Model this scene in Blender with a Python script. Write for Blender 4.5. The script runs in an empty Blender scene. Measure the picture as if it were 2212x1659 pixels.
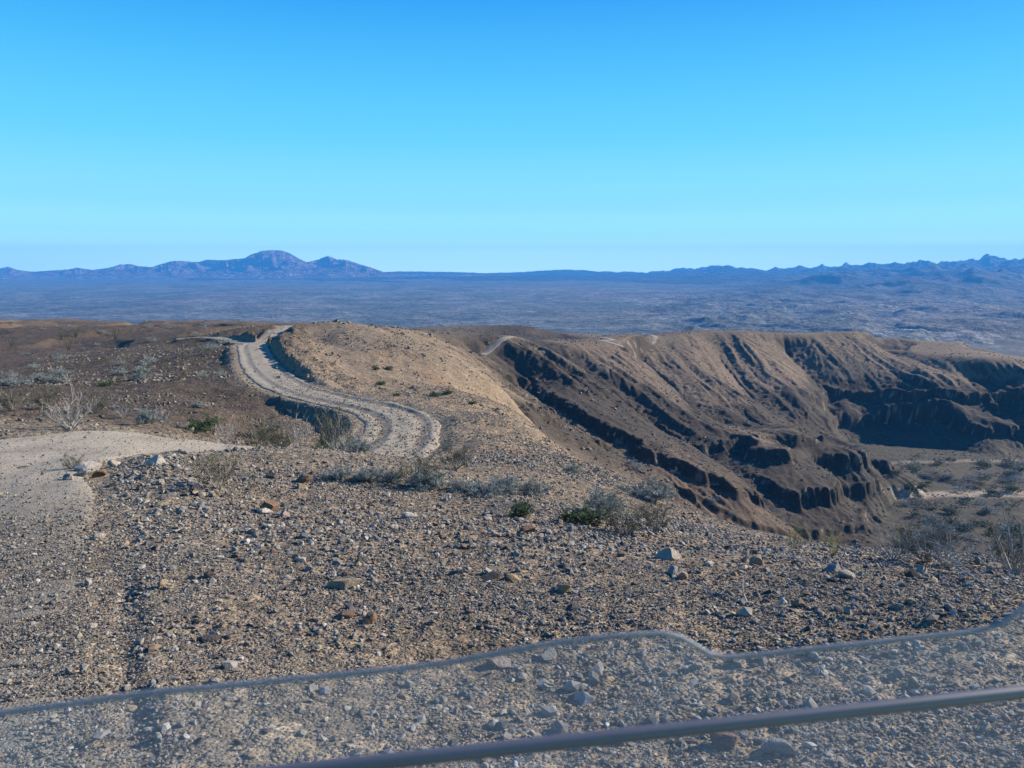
import bpy, math, random
import numpy as np
from mathutils import Vector

C = bpy.context.scene.collection
SC = bpy.context.scene
R = math.radians
RNG = np.random.default_rng(7)
random.seed(7)

# ------------------------------------------------------------------ camera, sky, sun, exposure
EYE = 1.9                       # eye height above the ground under the camera
PITCH = R(7.9)
FPX = 1736.0                    # focal length in pixels of a 2212 px wide frame
cam_d = bpy.data.cameras.new("camera")
cam_d.sensor_width = 36.0
cam_d.lens = 36.0 * FPX / 2212.0
cam_d.clip_start = 0.05
cam_d.clip_end = 90000
cam_d.dof.use_dof = True
cam_d.dof.focus_distance = 14.0
cam_d.dof.aperture_fstop = 7.0
cam = bpy.data.objects.new("camera", cam_d)
C.objects.link(cam)
cam.location = (0, 0, EYE)
cam.rotation_euler = (math.pi / 2 - PITCH, 0, 0)
SC.camera = cam

EXPO = 1.2
SUN_EL, SUN_AZ = R(25), R(67)   # azimuth clockwise from the view direction (+Y) towards +X
world = bpy.data.worlds.new("World")
SC.world = world
world.use_nodes = True
wn, wl = world.node_tree.nodes, world.node_tree.links
for n in list(wn):
    wn.remove(n)
wo = wn.new("ShaderNodeOutputWorld")
bg = wn.new("ShaderNodeBackground")
bg.inputs[1].default_value = 0.06
sky = wn.new("ShaderNodeTexSky")
sky.sky_type = 'NISHITA'
sky.sun_disc = False
sky.sun_elevation = SUN_EL
sky.sun_rotation = SUN_AZ
sky.altitude = 300
sky.air_density = 1.0
sky.dust_density = 0.2
sky.ozone_density = 3.0
tc = wn.new("ShaderNodeTexCoord")
sep = wn.new("ShaderNodeSeparateXYZ")
ramp = wn.new("ShaderNodeValToRGB")
mul = wn.new("ShaderNodeMix")
mul.data_type = 'RGBA'
mul.blend_type = 'MULTIPLY'
mul.inputs[0].default_value = 1.0
wl.new(tc.outputs['Generated'], sep.inputs[0])
wl.new(sep.outputs[2], ramp.inputs[0])
# clear desert sky: deep blue overhead, pale cyan at the horizon (by true elevation)
SKY_STOPS = [(0.0, (1.32, 1.9, 1.25)), (0.025, (1.17, 1.8, 1.23)), (0.045, (0.66, 1.32, 1.13)), (0.08, (0.39, 0.99, 1.05)), (0.155, (0.165, 0.75, 1.03)), (0.235, (0.075, 0.56, 1.0)), (0.305, (0.024, 0.375, 0.96)), (0.42, (0.02, 0.26, 0.80)), (1.0, (0.01, 0.12, 0.50))]
els = ramp.color_ramp.elements
while len(els) < len(SKY_STOPS):
    els.new(0.5)
for e, (p, c) in zip(els, SKY_STOPS):
    e.position = p
    e.color = (c[0] / 1.9, c[1] / 1.9, c[2] / 1.9, 1)
gain = wn.new("ShaderNodeVectorMath")
gain.operation = 'SCALE'
gain.inputs['Scale'].default_value = 1.9 / (0.06 * 2 ** EXPO)
wl.new(ramp.outputs[0], gain.inputs[0])
mul.blend_type = 'MIX'
mul.inputs[0].default_value = 0.93
wl.new(sky.outputs[0], mul.inputs[6])
wl.new(gain.outputs[0], mul.inputs[7])
wl.new(mul.outputs[2], bg.inputs[0])
wl.new(bg.outputs[0], wo.inputs[0])

sun_d = bpy.data.lights.new("sun", 'SUN')
sun_d.energy = 5.0
sun_d.angle = R(0.5)
sun_d.color = (1.0, 0.89, 0.74)
sun = bpy.data.objects.new("sun", sun_d)
C.objects.link(sun)
sd = Vector((math.cos(SUN_EL) * math.sin(SUN_AZ), math.cos(SUN_EL) * math.cos(SUN_AZ), math.sin(SUN_EL)))
sun.rotation_euler = sd.to_track_quat('Z', 'Y').to_euler()
sun.location = (60, 20, 60)

SC.view_settings.view_transform = 'Standard'
SC.view_settings.look = 'None'
SC.view_settings.exposure = EXPO
SC.view_settings.gamma = 1.0
SC.view_settings.use_curve_mapping = False
SC.cycles.max_bounces = 6
SC.cycles.transparent_max_bounces = 12
SC.cycles.volume_bounces = 0

# ------------------------------------------------------------------ helpers
CP, SP = math.cos(PITCH), math.sin(PITCH)

def st(u, v):
    """viewing slopes x/y and z/y of a point seen at (u, v)"""
    xc, yc = (u - 1106.0) / FPX, (829.5 - v) / FPX
    y = CP + yc * SP
    return xc / y, (-SP + yc * CP) / y

def pt(u, v, Y):
    s, t = st(u, v)
    return (s * Y, Y, t * Y + EYE)

def sstep(a, b, x):
    t = np.clip((x - a) / (b - a), 0, 1)
    return t * t * (3 - 2 * t)

def hash2(ix, iy, seed):
    h = (ix.astype(np.int64) * 374761393 + iy.astype(np.int64) * 668265263 + seed * 1274126177) & 0xFFFFFFFF
    h = ((h ^ (h >> 13)) * 1274126177) & 0xFFFFFFFF
    return (h ^ (h >> 16)) & 0xFFFFFFFF

def gnoise(x, y, seed=0):
    """gradient noise, about -1..1"""
    x0, y0 = np.floor(x), np.floor(y)
    fx, fy = x - x0, y - y0
    ix, iy = x0.astype(np.int64), y0.astype(np.int64)
    def g(dx, dy):
        a = hash2(ix + dx, iy + dy, seed) * (2 * math.pi / 4294967296.0)
        return np.cos(a) * (fx - dx) + np.sin(a) * (fy - dy)
    ux = fx * fx * fx * (fx * (fx * 6 - 15) + 10)
    uy = fy * fy * fy * (fy * (fy * 6 - 15) + 10)
    a = g(0, 0) * (1 - ux) + g(1, 0) * ux
    b = g(0, 1) * (1 - ux) + g(1, 1) * ux
    return (a * (1 - uy) + b * uy) * 1.5

def fbm(x, y, octv=4, seed=0, gain=0.5, lac=2.03):
    s, a, f = 0, 1.0, 1.0
    for o in range(octv):
        s = s + a * gnoise(x * f + 17.3 * o, y * f - 9.1 * o, seed + o)
        a *= gain
        f *= lac
    return s

def ridged(x, y, octv=4, seed=0, gain=0.5, lac=2.1):
    s, a, f, w = 0, 1.0, 1.0, 1.0
    for o in range(octv):
        n = (1 - np.abs(gnoise(x * f + 31.7 * o, y * f + 5.9 * o, seed + o))) ** 2
        s = s + a * n * w
        w = np.clip(n * 1.6, 0, 1)
        a *= gain
        f *= lac
    return s

def tag(o, label=None, cat=None, group=None, kind=None):
    if label: o['label'] = label
    if cat: o['category'] = cat
    if group: o['group'] = group
    if kind: o['kind'] = kind
    return o

def empty(name, loc, rz=0.0):
    o = bpy.data.objects.new(name, None)
    o.empty_display_size = 0.1
    C.objects.link(o)
    o.location = loc
    o.rotation_euler = (0, 0, rz)
    return o

def mesh_np(name, V, F, mat=None, col=None, smooth=False, parent=None):
    """mesh object from an (n,3) array and an (m,k) array"""
    V = np.ascontiguousarray(V, dtype=np.float32)
    F = np.ascontiguousarray(F, dtype=np.int32)
    m = bpy.data.meshes.new(name)
    m.vertices.add(len(V))
    m.vertices.foreach_set("co", V.ravel())
    k = F.shape[1]
    m.loops.add(F.size)
    m.loops.foreach_set("vertex_index", F.ravel())
    m.polygons.add(len(F))
    m.polygons.foreach_set("loop_start", np.arange(len(F), dtype=np.int32) * k)
    m.polygons.foreach_set("use_smooth", np.full(len(F), smooth, dtype=bool))
    m.update(calc_edges=True)
    if col is not None:
        a = m.attributes.new("Col", 'FLOAT_COLOR', 'POINT')
        c4 = np.ones((len(V), 4), dtype=np.float32)
        c4[:, :3] = col
        a.data.foreach_set("color", c4.ravel())
    if mat: m.materials.append(mat)
    o = bpy.data.objects.new(name, m)
    C.objects.link(o)
    if parent: o.parent = parent
    return o

def grid_faces(nr, nc):
    i = np.arange(nr * nc, dtype=np.int32).reshape(nr, nc)
    return np.stack([i[:-1, :-1], i[:-1, 1:], i[1:, 1:], i[1:, :-1]], -1).reshape(-1, 4)

# ------------------------------------------------------------------ materials
def new_mat(name):
    m = bpy.data.materials.new(name)
    m.use_nodes = True
    nt = m.node_tree
    b = nt.nodes["Principled BSDF"]
    return m, nt, b

def soil_mat(name, bumps=((40, 0.25, 0.02), (9, 0.3, 0.06)), var=((30, 0.35), (4, 0.25)), pebble=None, rough=0.95, lo=0.25, hi=0.75):
    """vertex 'Col' colour, varied by noise, with world-space grain"""
    m, nt, b = new_mat(name)
    N, L = nt.nodes, nt.links
    at = N.new("ShaderNodeAttribute"); at.attribute_name = "Col"
    tcn = N.new("ShaderNodeTexCoord")
    col = at.outputs['Color']
    for sc_, amt in var:
        no = N.new("ShaderNodeTexNoise"); no.inputs['Scale'].default_value = sc_; no.inputs['Detail'].default_value = 5
        no.inputs['Roughness'].default_value = 0.7
        L.new(tcn.outputs['Object'], no.inputs['Vector'])
        mr = N.new("ShaderNodeMapRange")
        mr.inputs[1].default_value = lo; mr.inputs[2].default_value = hi
        mr.inputs[3].default_value = 1 - amt; mr.inputs[4].default_value = 1 + amt
        L.new(no.outputs['Fac'], mr.inputs[0])
        mx = N.new("ShaderNodeMix"); mx.data_type = 'RGBA'; mx.blend_type = 'MULTIPLY'; mx.inputs[0].default_value = 1
        L.new(col, mx.inputs[6]); L.new(mr.outputs[0], mx.inputs[7])
        col = mx.outputs[2]
    nrm = None
    if pebble:
        for sc_, amt, bstr, bdist in pebble:
            vo = N.new("ShaderNodeTexVoronoi"); vo.inputs['Scale'].default_value = sc_
            L.new(tcn.outputs['Object'], vo.inputs['Vector'])
            cr = N.new("ShaderNodeValToRGB")
            e = cr.color_ramp.elements
            e[0].color = (0.35, 0.33, 0.33, 1); e[1].color = (1.7, 1.6, 1.5, 1)
            for p_, c_ in ((0.3, (0.75, 0.72, 0.72, 1)), (0.55, (1.05, 0.95, 0.85, 1)), (0.8, (1.2, 1.05, 0.85, 1))):
                ne = e.new(p_); ne.color = c_
            sx = N.new("ShaderNodeSeparateColor"); L.new(vo.outputs['Color'], sx.inputs[0])
            L.new(sx.outputs[0], cr.inputs[0])
            mx = N.new("ShaderNodeMix"); mx.data_type = 'RGBA'; mx.blend_type = 'MULTIPLY'; mx.inputs[0].default_value = amt
            L.new(col, mx.inputs[6]); L.new(cr.outputs[0], mx.inputs[7])
            col = mx.outputs[2]
            bp = N.new("ShaderNodeBump"); bp.invert = True
            bp.inputs['Strength'].default_value = bstr; bp.inputs['Distance'].default_value = bdist
            L.new(vo.outputs['Distance'], bp.inputs['Height'])
            if nrm: L.new(nrm, bp.inputs['Normal'])
            nrm = bp.outputs[0]
    for sc_, bstr, bdist in bumps:
        no = N.new("ShaderNodeTexNoise"); no.inputs['Scale'].default_value = sc_; no.inputs['Detail'].default_value = 6
        no.inputs['Roughness'].default_value = 0.65
        L.new(tcn.outputs['Object'], no.inputs['Vector'])
        bp = N.new("ShaderNodeBump")
        bp.inputs['Strength'].default_value = bstr; bp.inputs['Distance'].default_value = bdist
        L.new(no.outputs['Fac'], bp.inputs['Height'])
        if nrm: L.new(nrm, bp.inputs['Normal'])
        nrm = bp.outputs[0]
    if nrm: L.new(nrm, b.inputs['Normal'])
    L.new(col, b.inputs['Base Color'])
    b.inputs['Roughness'].default_value = rough
    b.inputs['Specular IOR Level'].default_value = 0.15
    return m

M_ground = soil_mat("gravelly_soil", bumps=((14, 0.5, 0.05), (1.2, 0.5, 0.35)), var=((24, 0.35), (1.1, 0.25)), pebble=((38, 0.75, 0.6, 0.03), (6.5, 0.5, 0.5, 0.12)))
M_road = soil_mat("packed_gravel", bumps=((45, 0.5, 0.015), (5, 0.35, 0.06)), var=((30, 0.25), (1.5, 0.15)), pebble=((55, 0.55, 0.5, 0.02),))
M_plain = soil_mat("desert_plain", bumps=((0.025, 0.8, 14), (0.12, 0.8, 4.0)), var=((0.11, 0.65), (0.03, 0.45), (0.006, 0.25)), lo=0.36, hi=0.64)
M_mount = soil_mat("bare_mountain_rock", bumps=((0.012, 1.0, 70), (0.05, 0.8, 14)), var=((0.02, 0.4), (0.005, 0.3)), lo=0.36, hi=0.64)
M_stone = soil_mat("stone", bumps=((60, 0.4, 0.01),), var=((40, 0.25), (9, 0.25)))
M_sand = soil_mat("wash_sand", bumps=((0.8, 0.3, 0.2),), var=((0.5, 0.12), (0.1, 0.1)))

# ------------------------------------------------------------------ terrain: the base shape from surveyed points
CTRL = []
def W(x, y, z): CTRL.append((x, y, z))
def P(u, v, Y): CTRL.append(pt(u, v, Y))
# bench around the vehicle
for x in (-3, -1.2, 0.6, 2.5, 5):
    for y in (-2, 0, 2, 4):
        W(x, y, -0.10 * y - 0.01 * y * y + 0.01 * x - 0.008 * max(x - 1.5, 0) ** 2)
for a in [(0, 925, 20), (200, 925, 19.5), (480, 947, 17.5), (640, 962, 16.5), (800, 990, 15), (900, 1032, 13),
          (1000, 1072, 11.8), (1150, 1087, 11.2), (1340, 1135, 9.8), (1540, 1182, 9.3), (1700, 1197, 8.8), (1900, 1217, 8.4), (2212, 1237, 8.0),
          (1106, 1262, 6.4), (500, 1262, 6.3), (1700, 1280, 6.2), (700, 1110, 9.6), (100, 1080, 10.2), (300, 1030, 12), (0, 1000, 13), (2212, 1330, 5.4)]:
    P(*a)
# left: hollow and plateau
for a in [(0, 885, 30), (200, 893, 29), (500, 885, 32), (640, 905, 33), (450, 850, 42), (200, 850, 44), (0, 840, 50), (300, 800, 64), (0, 800, 75), (500, 790, 60),
          (400, 750, 105), (150, 750, 120), (0, 740, 130), (0, 690, 215), (250, 697, 205), (450, 697, 200), (600, 703, 170), (480, 728, 100)]:
    P(*a)
W(-6.2, 22, -3.25); W(-10, 24, -3.15); W(-3.2, 22.5, -3.55)
# the spur the road turns on
for a in [(860, 965, 28), (930, 905, 34), (700, 862, 42), (640, 836, 47), (560, 790, 58), (545, 742, 75), (590, 735, 82), (620, 712, 110),
          (1000, 1000, 20), (1000, 950, 27), (960, 905, 35), (1100, 945, 30), (1140, 917, 36), (1200, 962, 31), (1300, 1012, 25), (1390, 1072, 19), (1450, 1127, 14)]:
    P(*a)
# tan hill
for a in [(620, 745, 72), (680, 700, 100), (640, 716, 92), (780, 714, 105), (720, 740, 80), (720, 800, 60), (760, 850, 48), (850, 800, 66), (900, 850, 55),
          (1000, 870, 52), (1060, 892, 47), (900, 740, 100), (1000, 790, 88), (1080, 845, 75), (1120, 895, 60), (960, 730, 128)]:
    P(*a)
# spurs beyond
for a in [(1000, 748, 152), (1100, 800, 150), (1200, 880, 137), (1150, 850, 142), (1300, 940, 126), (1350, 975, 122), (1450, 1025, 118),
          (1110, 728, 215), (1030, 748, 200), (1180, 760, 205), (1250, 850, 180), (1400, 930, 165), (1550, 1010, 152), (1600, 1060, 142),
          (1300, 735, 265), (1400, 724, 292), (1450, 820, 245), (1550, 900, 225), (1700, 960, 205), (1800, 1020, 190), (1360, 750, 255),
          (1480, 717, 330), (1600, 714, 348), (1650, 780, 312), (1750, 850, 290), (1750, 733, 350), (1850, 715, 372), (1900, 722, 372), (1960, 745, 366),
          (2050, 748, 362), (2100, 743, 380), (2212, 777, 372), (1870, 832, 318), (2000, 826, 312), (2100, 838, 304), (2212, 872, 290), (1550, 800, 290)]:
    P(*a)
# cliffs and canyon floor
for a in [(1900, 962, 290), (2050, 972, 282), (2212, 982, 272), (2080, 998, 262), (2212, 1012, 255), (2050, 1079, 220), (2212, 1066, 224), (1960, 1088, 214),
          (2212, 1180, 180), (2010, 1175, 178), (1900, 1150, 172), (1800, 1150, 160), (1700, 1100, 152), (1600, 1120, 137), (1550, 1150, 122), (1480, 1100, 111), (1400, 1052, 106),
          (1800, 945, 216), (1890, 1000, 211), (1905, 1085, 203)]:
    P(*a)
# slopes the bench hides
def hid(s, Y, z): W(s * Y, Y, z + EYE)
for s in (0.42, 0.62, 0.85):
    hid(s, 25, -10.5); hid(s, 60, -30); hid(s, 110, -46 - 8 * (s - .42))
hid(.62, 150, -58)
hid(.25, 40, -17); hid(.25, 70, -30); hid(.17, 30, -9.5); hid(.17, 40, -15.5); hid(.17, 70, -27); hid(.17, 95, -29)
hid(.055, 45, -12); hid(.055, 70, -20); hid(.055, 100, -24)
hid(.85, 180, -62); hid(.85, 260, -62); hid(.85, 300, -50); hid(.85, 370, -44); hid(1.3, 260, -62); hid(1.3, 60, -30); hid(1.2, 370, -46)
hid(.5, 258, -62.5)
# behind the crests, down to the plain
for s, Y, z in [(-.64, 300, -26), (-.4, 300, -27), (-.2, 300, -27), (-.05, 330, -22.5), (-.12, 330, -22.5), (.03, 335, -22.8), (-.12, 190, -14.6), (-.12, 150, -12), (.0, 270, -22), (.06, 250, -21.5), (.12, 300, -23.5),
                (.28, 398, -33.5), (.38, 405, -36), (.17, 378, -31.5), (.055, 283, -24), (.10, 322, -27.5), (.47, 430, -43), (.57, 435, -48), (.1, 420, -34), (.22, 420, -36), (.33, 430, -40), (.44, 440, -46), (.52, 440, -46), (.64, 430, -50)]:
    hid(s, Y, z)
for s in (-1.2, -.7, -.35, 0, .3, .6, .9, 1.3):
    hid(s, 480, -66); hid(s, 700, -96); hid(s, 1000, -103); hid(s, 1700, -101)
for Y, z in [(6, -2.6), (13, -3.5), (20, -3.9), (45, -7), (100, -10.5), (215, -12.5)]:
    hid(-1.1, Y, z)
hid(1.1, 8, -3.0)
CTRL = np.array(CTRL)

def warp(x, y):
    d = np.maximum(y + 3.0, 0.3)
    return x / d, np.log(d), d

def tps(r2):
    return 0.5 * r2 * np.log(r2 + 1e-12)

_s, _q, _d = warp(CTRL[:, 0], CTRL[:, 1])
_T = (CTRL[:, 2] - EYE) / _d
_n = len(_s)
_K = tps((_s[:, None] - _s) ** 2 + (_q[:, None] - _q) ** 2) + np.eye(_n) * 2e-4
_A = np.zeros((_n + 3, _n + 3))
_A[:_n, :_n] = _K
_A[:_n, _n] = 1; _A[:_n, _n + 1] = _s; _A[:_n, _n + 2] = _q
_A[_n:, :_n] = _A[:_n, _n:].T
_w = np.linalg.solve(_A, np.concatenate([_T, np.zeros(3)]))

def h_base(x, y):
    x = np.asarray(x, float); y = np.asarray(y, float)
    sh = x.shape
    s, q, d = warp(x.ravel(), y.ravel())
    out = np.empty_like(s)
    for i in range(0, len(s), 60000):
        a, b = s[i:i + 60000], q[i:i + 60000]
        r2 = (a[:, None] - _s) ** 2
        r2 += (b[:, None] - _q) ** 2
        out[i:i + 60000] = tps(r2) @ _w[:_n] + _w[_n] + _w[_n + 1] * a + _w[_n + 2] * b
    return (out * d).reshape(sh) + EYE

# ------------------------------------------------------------------ erosion of the canyon side, by many water drops
GX0, GX1, GY0, GY1, GC = -30.0, 330.0, 60.0, 440.0, 0.6
gx = np.arange(GX0, GX1, GC); gy = np.arange(GY0, GY1, GC)
GXX, GYY = np.meshgrid(gx, gy)

def bil(G, x, y):
    fx = np.clip((x - GX0) / GC, 0, G.shape[1] - 1.001); fy = np.clip((y - GY0) / GC, 0, G.shape[0] - 1.001)
    ix, iy = fx.astype(int), fy.astype(int)
    u, v = fx - ix, fy - iy
    return G[iy, ix] * (1 - u) * (1 - v) + G[iy, ix + 1] * u * (1 - v) + G[iy + 1, ix] * (1 - u) * v + G[iy + 1, ix + 1] * u * v

def erode(H, batches=14, n=26000, steps=70):
    H = H.copy(); ny, nx = H.shape
    rng = np.random.default_rng(3)
    for b in range(batches):
        px = rng.uniform(1, nx - 2, n); py = rng.uniform(1, ny - 2, n)
        dx = np.zeros(n); dy = np.zeros(n); vel = np.ones(n); wat = np.ones(n); sed = np.zeros(n)
        D = np.zeros(ny * nx)
        for k in range(steps):
            ix, iy = px.astype(int), py.astype(int); u, v = px - ix, py - iy
            i00 = iy * nx + ix
            Hf = H.ravel()
            a, bb, c, d = Hf[i00], Hf[i00 + 1], Hf[i00 + nx], Hf[i00 + nx + 1]
            gxx = (bb - a) * (1 - v) + (d - c) * v; gyy = (c - a) * (1 - u) + (d - bb) * u
            h0 = a * (1 - u) * (1 - v) + bb * u * (1 - v) + c * (1 - u) * v + d * u * v
            dx = dx * 0.35 - gxx * 0.65; dy = dy * 0.35 - gyy * 0.65
            l = np.sqrt(dx * dx + dy * dy) + 1e-9
            dx /= l; dy /= l
            qx = np.clip(px + dx, 1, nx - 2.01); qy = np.clip(py + dy, 1, ny - 2.01)
            jx, jy = qx.astype(int), qy.astype(int); uu, vv = qx - jx, qy - jy
            j = jy * nx + jx
            h1 = Hf[j] * (1 - uu) * (1 - vv) + Hf[j + 1] * uu * (1 - vv) + Hf[j + nx] * (1 - uu) * vv + Hf[j + nx + 1] * uu * vv
            dh = h1 - h0
            cap = np.maximum(-dh, 0.02) * vel * wat * 3.2
            over = (sed > cap) | (dh > 0)
            dep = np.where(over, np.where(dh > 0, np.minimum(dh, sed), (sed - cap) * 0.25), 0)
            ero = np.where(over, 0, np.minimum((cap - sed) * 0.28, np.maximum(-dh, 0) * 0.8))
            amt = dep - ero
            sed = sed - amt
            for w_, o_ in (((1 - u) * (1 - v), 0), (u * (1 - v), 1), ((1 - u) * v, nx), (u * v, nx + 1)):
                D += np.bincount(i00 + o_, weights=amt * w_, minlength=ny * nx)
            vel = np.clip(np.sqrt(np.maximum(vel * vel - dh * 0.6, 0.05)), 0, 4)
            wat *= 0.985
            px, py = qx, qy
            if k % 10 == 9:
                H = H + np.clip(D.reshape(ny, nx), -0.5, 0.5); D[:] = 0
        if b == batches - 1: break
        Hs = (H + 0.5 * (np.roll(H, 1, 0) + np.roll(H, -1, 0) + np.roll(H, 1, 1) + np.roll(H, -1, 1))) / 3.0
        H = H * 0.85 + Hs * 0.15
    return H

HB = h_base(GXX, GYY)
_sl = np.hypot(*np.gradient(HB, GC))
steep0 = sstep(0.10, 0.28, _sl)
ERM = steep0 * sstep(104, 128, GYY) * sstep(-24, -4, GXX + 0.12 * (GYY - 110))
_c0 = GXX + 0.45 * (GYY - 250)
FALLK = 0.60 - 0.42 * sstep(30, 110, _c0)
CC = GXX + FALLK * (GYY - 250) + 5.0 * fbm(GXX / 55, GYY / 55, 3, 19)
VAL = np.zeros_like(CC)
for c_, dep_, wid_ in ((-40, 6.0, 15), (8, 5.5, 17), (60, 6.0, 18), (97, 3.5, 13), (135, 4.8, 16), (196, 5, 18), (235, 6, 18)):
    VAL = np.minimum(VAL, -1.3 * dep_ * np.clip(1 - np.abs(CC - c_) / (wid_ * 1.15), 0, 1) ** 1.35)
def groove(c, lam, along, seed, p): return (1 - np.abs(gnoise(c / lam, along, seed))) ** p
_wob = 0.35 * gnoise(GXX / 13, GYY / 17, 27)
RIL = (-2.3 * groove(CC, 15.0, GYY / 130, 23, 6) - 1.35 * groove(CC, 5.5, GYY / 80 + _wob, 25, 6) - 0.5 * groove(CC, 2.4, GYY / 45 + _wob, 26, 3))
_apron = (1 - sstep(150, 178, GYY)) * (1 - sstep(-29 - 0.40 * (GXX - 7), -25 - 0.40 * (GXX - 7), HB - EYE))
RIL = RIL * (1 - 0.75 * _apron)
RIL = RIL * (0.25 + 0.75 * sstep(-0.35, 0.35, fbm(GXX / 45, GYY / 45, 2, 29)))
H0 = HB + ERM * (VAL + RIL + fbm(GXX / 26, GYY / 26, 2, 11) * 0.4 + fbm(GXX / 4, GYY / 4, 3, 15) * 0.15)
HE = H0 + ERM * (1 - 0.6 * _apron) * np.clip(erode(H0, 3, 30000, 70) - H0, -0.6, 0.3)
EDGE = sstep(0, 14, GXX - GX0) * sstep(0, 14, GX1 - GXX) * sstep(0, 20, GYY - GY0) * sstep(0, 14, GY1 - GYY)

# rock bands: steps cut into the lower slopes and the big cliff above the wash
def bands(H, X, Y):
    H = H.copy()
    jit = fbm(X / 11, Y / 11, 3, 41) * 0.9 + fbm(X / 2.2, Y / 2.2, 2, 44) * 0.35
    def step_band(H, top, bot, mask, nst, hard=0.86):
        f = (H - bot) / (top - bot)
        inside = (f > 0) & (f < 1)
        g = f * nst
        k = np.floor(g); r = g - k
        rr = np.where(r < 0.5, r / 0.5 * (1 - hard) * 0.5, 0)
        # gentle talus, steep face, gentle shelf
        rr = np.interp(r, [0, 0.52, 0.66, 1.0], [0, 0.30, 0.90, 1.0])
        Hn = bot + (top - bot) * (k + rr) / nst
        return np.where(inside, H * (1 - mask) + Hn * mask, H)
    prom = fbm(X / 24, Y / 24, 3, 48) * 4.0 + fbm(X / 8, Y / 8, 2, 49) * 1.2
    # big cliff above the wash, in beds of unequal height
    top = -45.0 + EYE + jit + prom * 0.9; mid = -52.5 + EYE + jit * 0.8 + prom * 1.3; bot = -60.5 + EYE + 0.5 * jit
    m1 = sstep(232, 256, Y) * sstep(92, 122, X)
    H = step_band(H, top, mid, m1, 1)
    H = step_band(H, mid, bot, m1, 1)
    # nose of the middle spur
    m2 = sstep(168, 186, Y) * (1 - sstep(232, 256, Y)) * sstep(36, 56, X)
    H = step_band(H, -42.0 + EYE + jit + prom * 0.5, -60 + EYE, m2, 3)
    # ledges under the nearer spurs
    lv = np.maximum(-20.6 - 0.40 * (X - 7), -43) + EYE + jit * 0.7 + prom * 0.2
    dp = 5.5 + 4.5 * sstep(125, 160, Y)
    m3 = (1 - sstep(176, 200, Y)) * sstep(100, 112, Y) * sstep(-6, 4, X) * sstep(-.35, .2, fbm(X / 26, Y / 26, 2, 47) + 0.45)
    H = step_band(H, lv, lv - dp, m3, 2)
    m4 = m3 * sstep(128, 146, Y)
    H = step_band(H, lv - dp - 1.2 + jit * 0.5, lv - dp - 7.5, m4, 2)
    return H
HE2 = bands(HE, GXX, GYY)
# columns and grooves on the steep faces
_g = np.gradient(HE2, GC); _sl2 = np.hypot(*_g)
stp = sstep(0.75, 1.4, _sl2)
HE2 = HE2 + stp * (fbm(GXX / 3.0, GYY / 3.0, 3, 51) * 0.5)
FLOOR = -62.7 + EYE
HE2 = np.where(GXX > 60, np.maximum(HE2, FLOOR + 0.25 * fbm(GXX / 12, GYY / 12, 3, 61)), HE2)
DEL = (HE2 - HB) * EDGE
SLOPE = np.hypot(*np.gradient(HE2, GC))

# ------------------------------------------------------------------ road centre lines
def spline(pts, step):
    pts = np.array(pts, float)
    n = len(pts); out = []
    for i in range(n - 1):
        p0, p1, p2, p3 = pts[max(i - 1, 0)], pts[i], pts[i + 1], pts[min(i + 2, n - 1)]
        m = max(int(np.linalg.norm(p2[:2] - p1[:2]) / step), 2)
        t = np.linspace(0, 1, m, endpoint=False)[:, None]
        out.append(0.5 * ((2 * p1) + (-p0 + p2) * t + (2 * p0 - 5 * p1 + 4 * p2 - p3) * t ** 2 + (-p0 + 3 * p1 - 3 * p2 + p3) * t ** 3))
    out.append(pts[-1:])
    o = np.vstack(out)
    L = np.concatenate([[0], np.cumsum(np.linalg.norm(np.diff(o[:, :2], axis=0), axis=1))])
    q = np.arange(0, L[-1], step)
    return np.stack([np.interp(q, L, o[:, k]) for k in range(o.shape[1])], 1)

def uv2(u, v, Y, w):
    x, y, z = pt(u, v, Y)
    return (x, y, w)

ROADS = [
    ("dirt_road", [(1.2, -6, 3.6), (-0.9, -2, 3.6), (-2.9, 1.5, 4.0), (-4.8, 5, 4.1), (-6.9, 8.8, 4.4), (-8.6, 12.0, 4.6), (-8.5, 15.2, 4.2), (-6.8, 17.2, 3.4), (-5.2, 20.5, 3.4), (-4.5, 24, 3.6),
        uv2(852, 968, 28, 3.5), uv2(866, 920, 33.5, 3.5), uv2(815, 889, 38, 3.5), uv2(715, 864, 42, 3.3), uv2(655, 850, 45, 3.2), uv2(604, 826, 49.5, 3.3), uv2(568, 795, 57, 3.2), uv2(552, 765, 66, 3.1), uv2(549, 742, 77, 3.0), uv2(590, 732, 88, 2.2),
        uv2(622, 717, 106, 2.1), uv2(612, 707, 122, 2.3), (-30, 150, 3.2), (-31, 185, 3.2)]),
    ("dirt_road", [uv2(1010, 753, 197, 2.3), uv2(1060, 742, 207, 2.3), uv2(1095, 732, 214, 2.3), uv2(1116, 727, 221, 2.3), (8, 236, 2.3)]),
    ("dirt_road", [(36, 258, 2.3), uv2(1300, 748, 262, 2.3), uv2(1322, 735, 268, 2.3), uv2(1305, 727, 278, 2.3), uv2(1275, 721, 292, 2.3), (30, 305, 2.3)]),
    ("dirt_road", [uv2(1388, 736, 294, 2.3), uv2(1408, 728, 300, 2.3), uv2(1415, 719, 312, 2.3), (56, 325, 2.3)]),
    ("side_track", [uv2(552, 741, 78, 1.9), uv2(500, 728, 90, 1.8), uv2(440, 724, 96, 2.0), uv2(395, 733, 97, 1.8)]),
]

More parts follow.
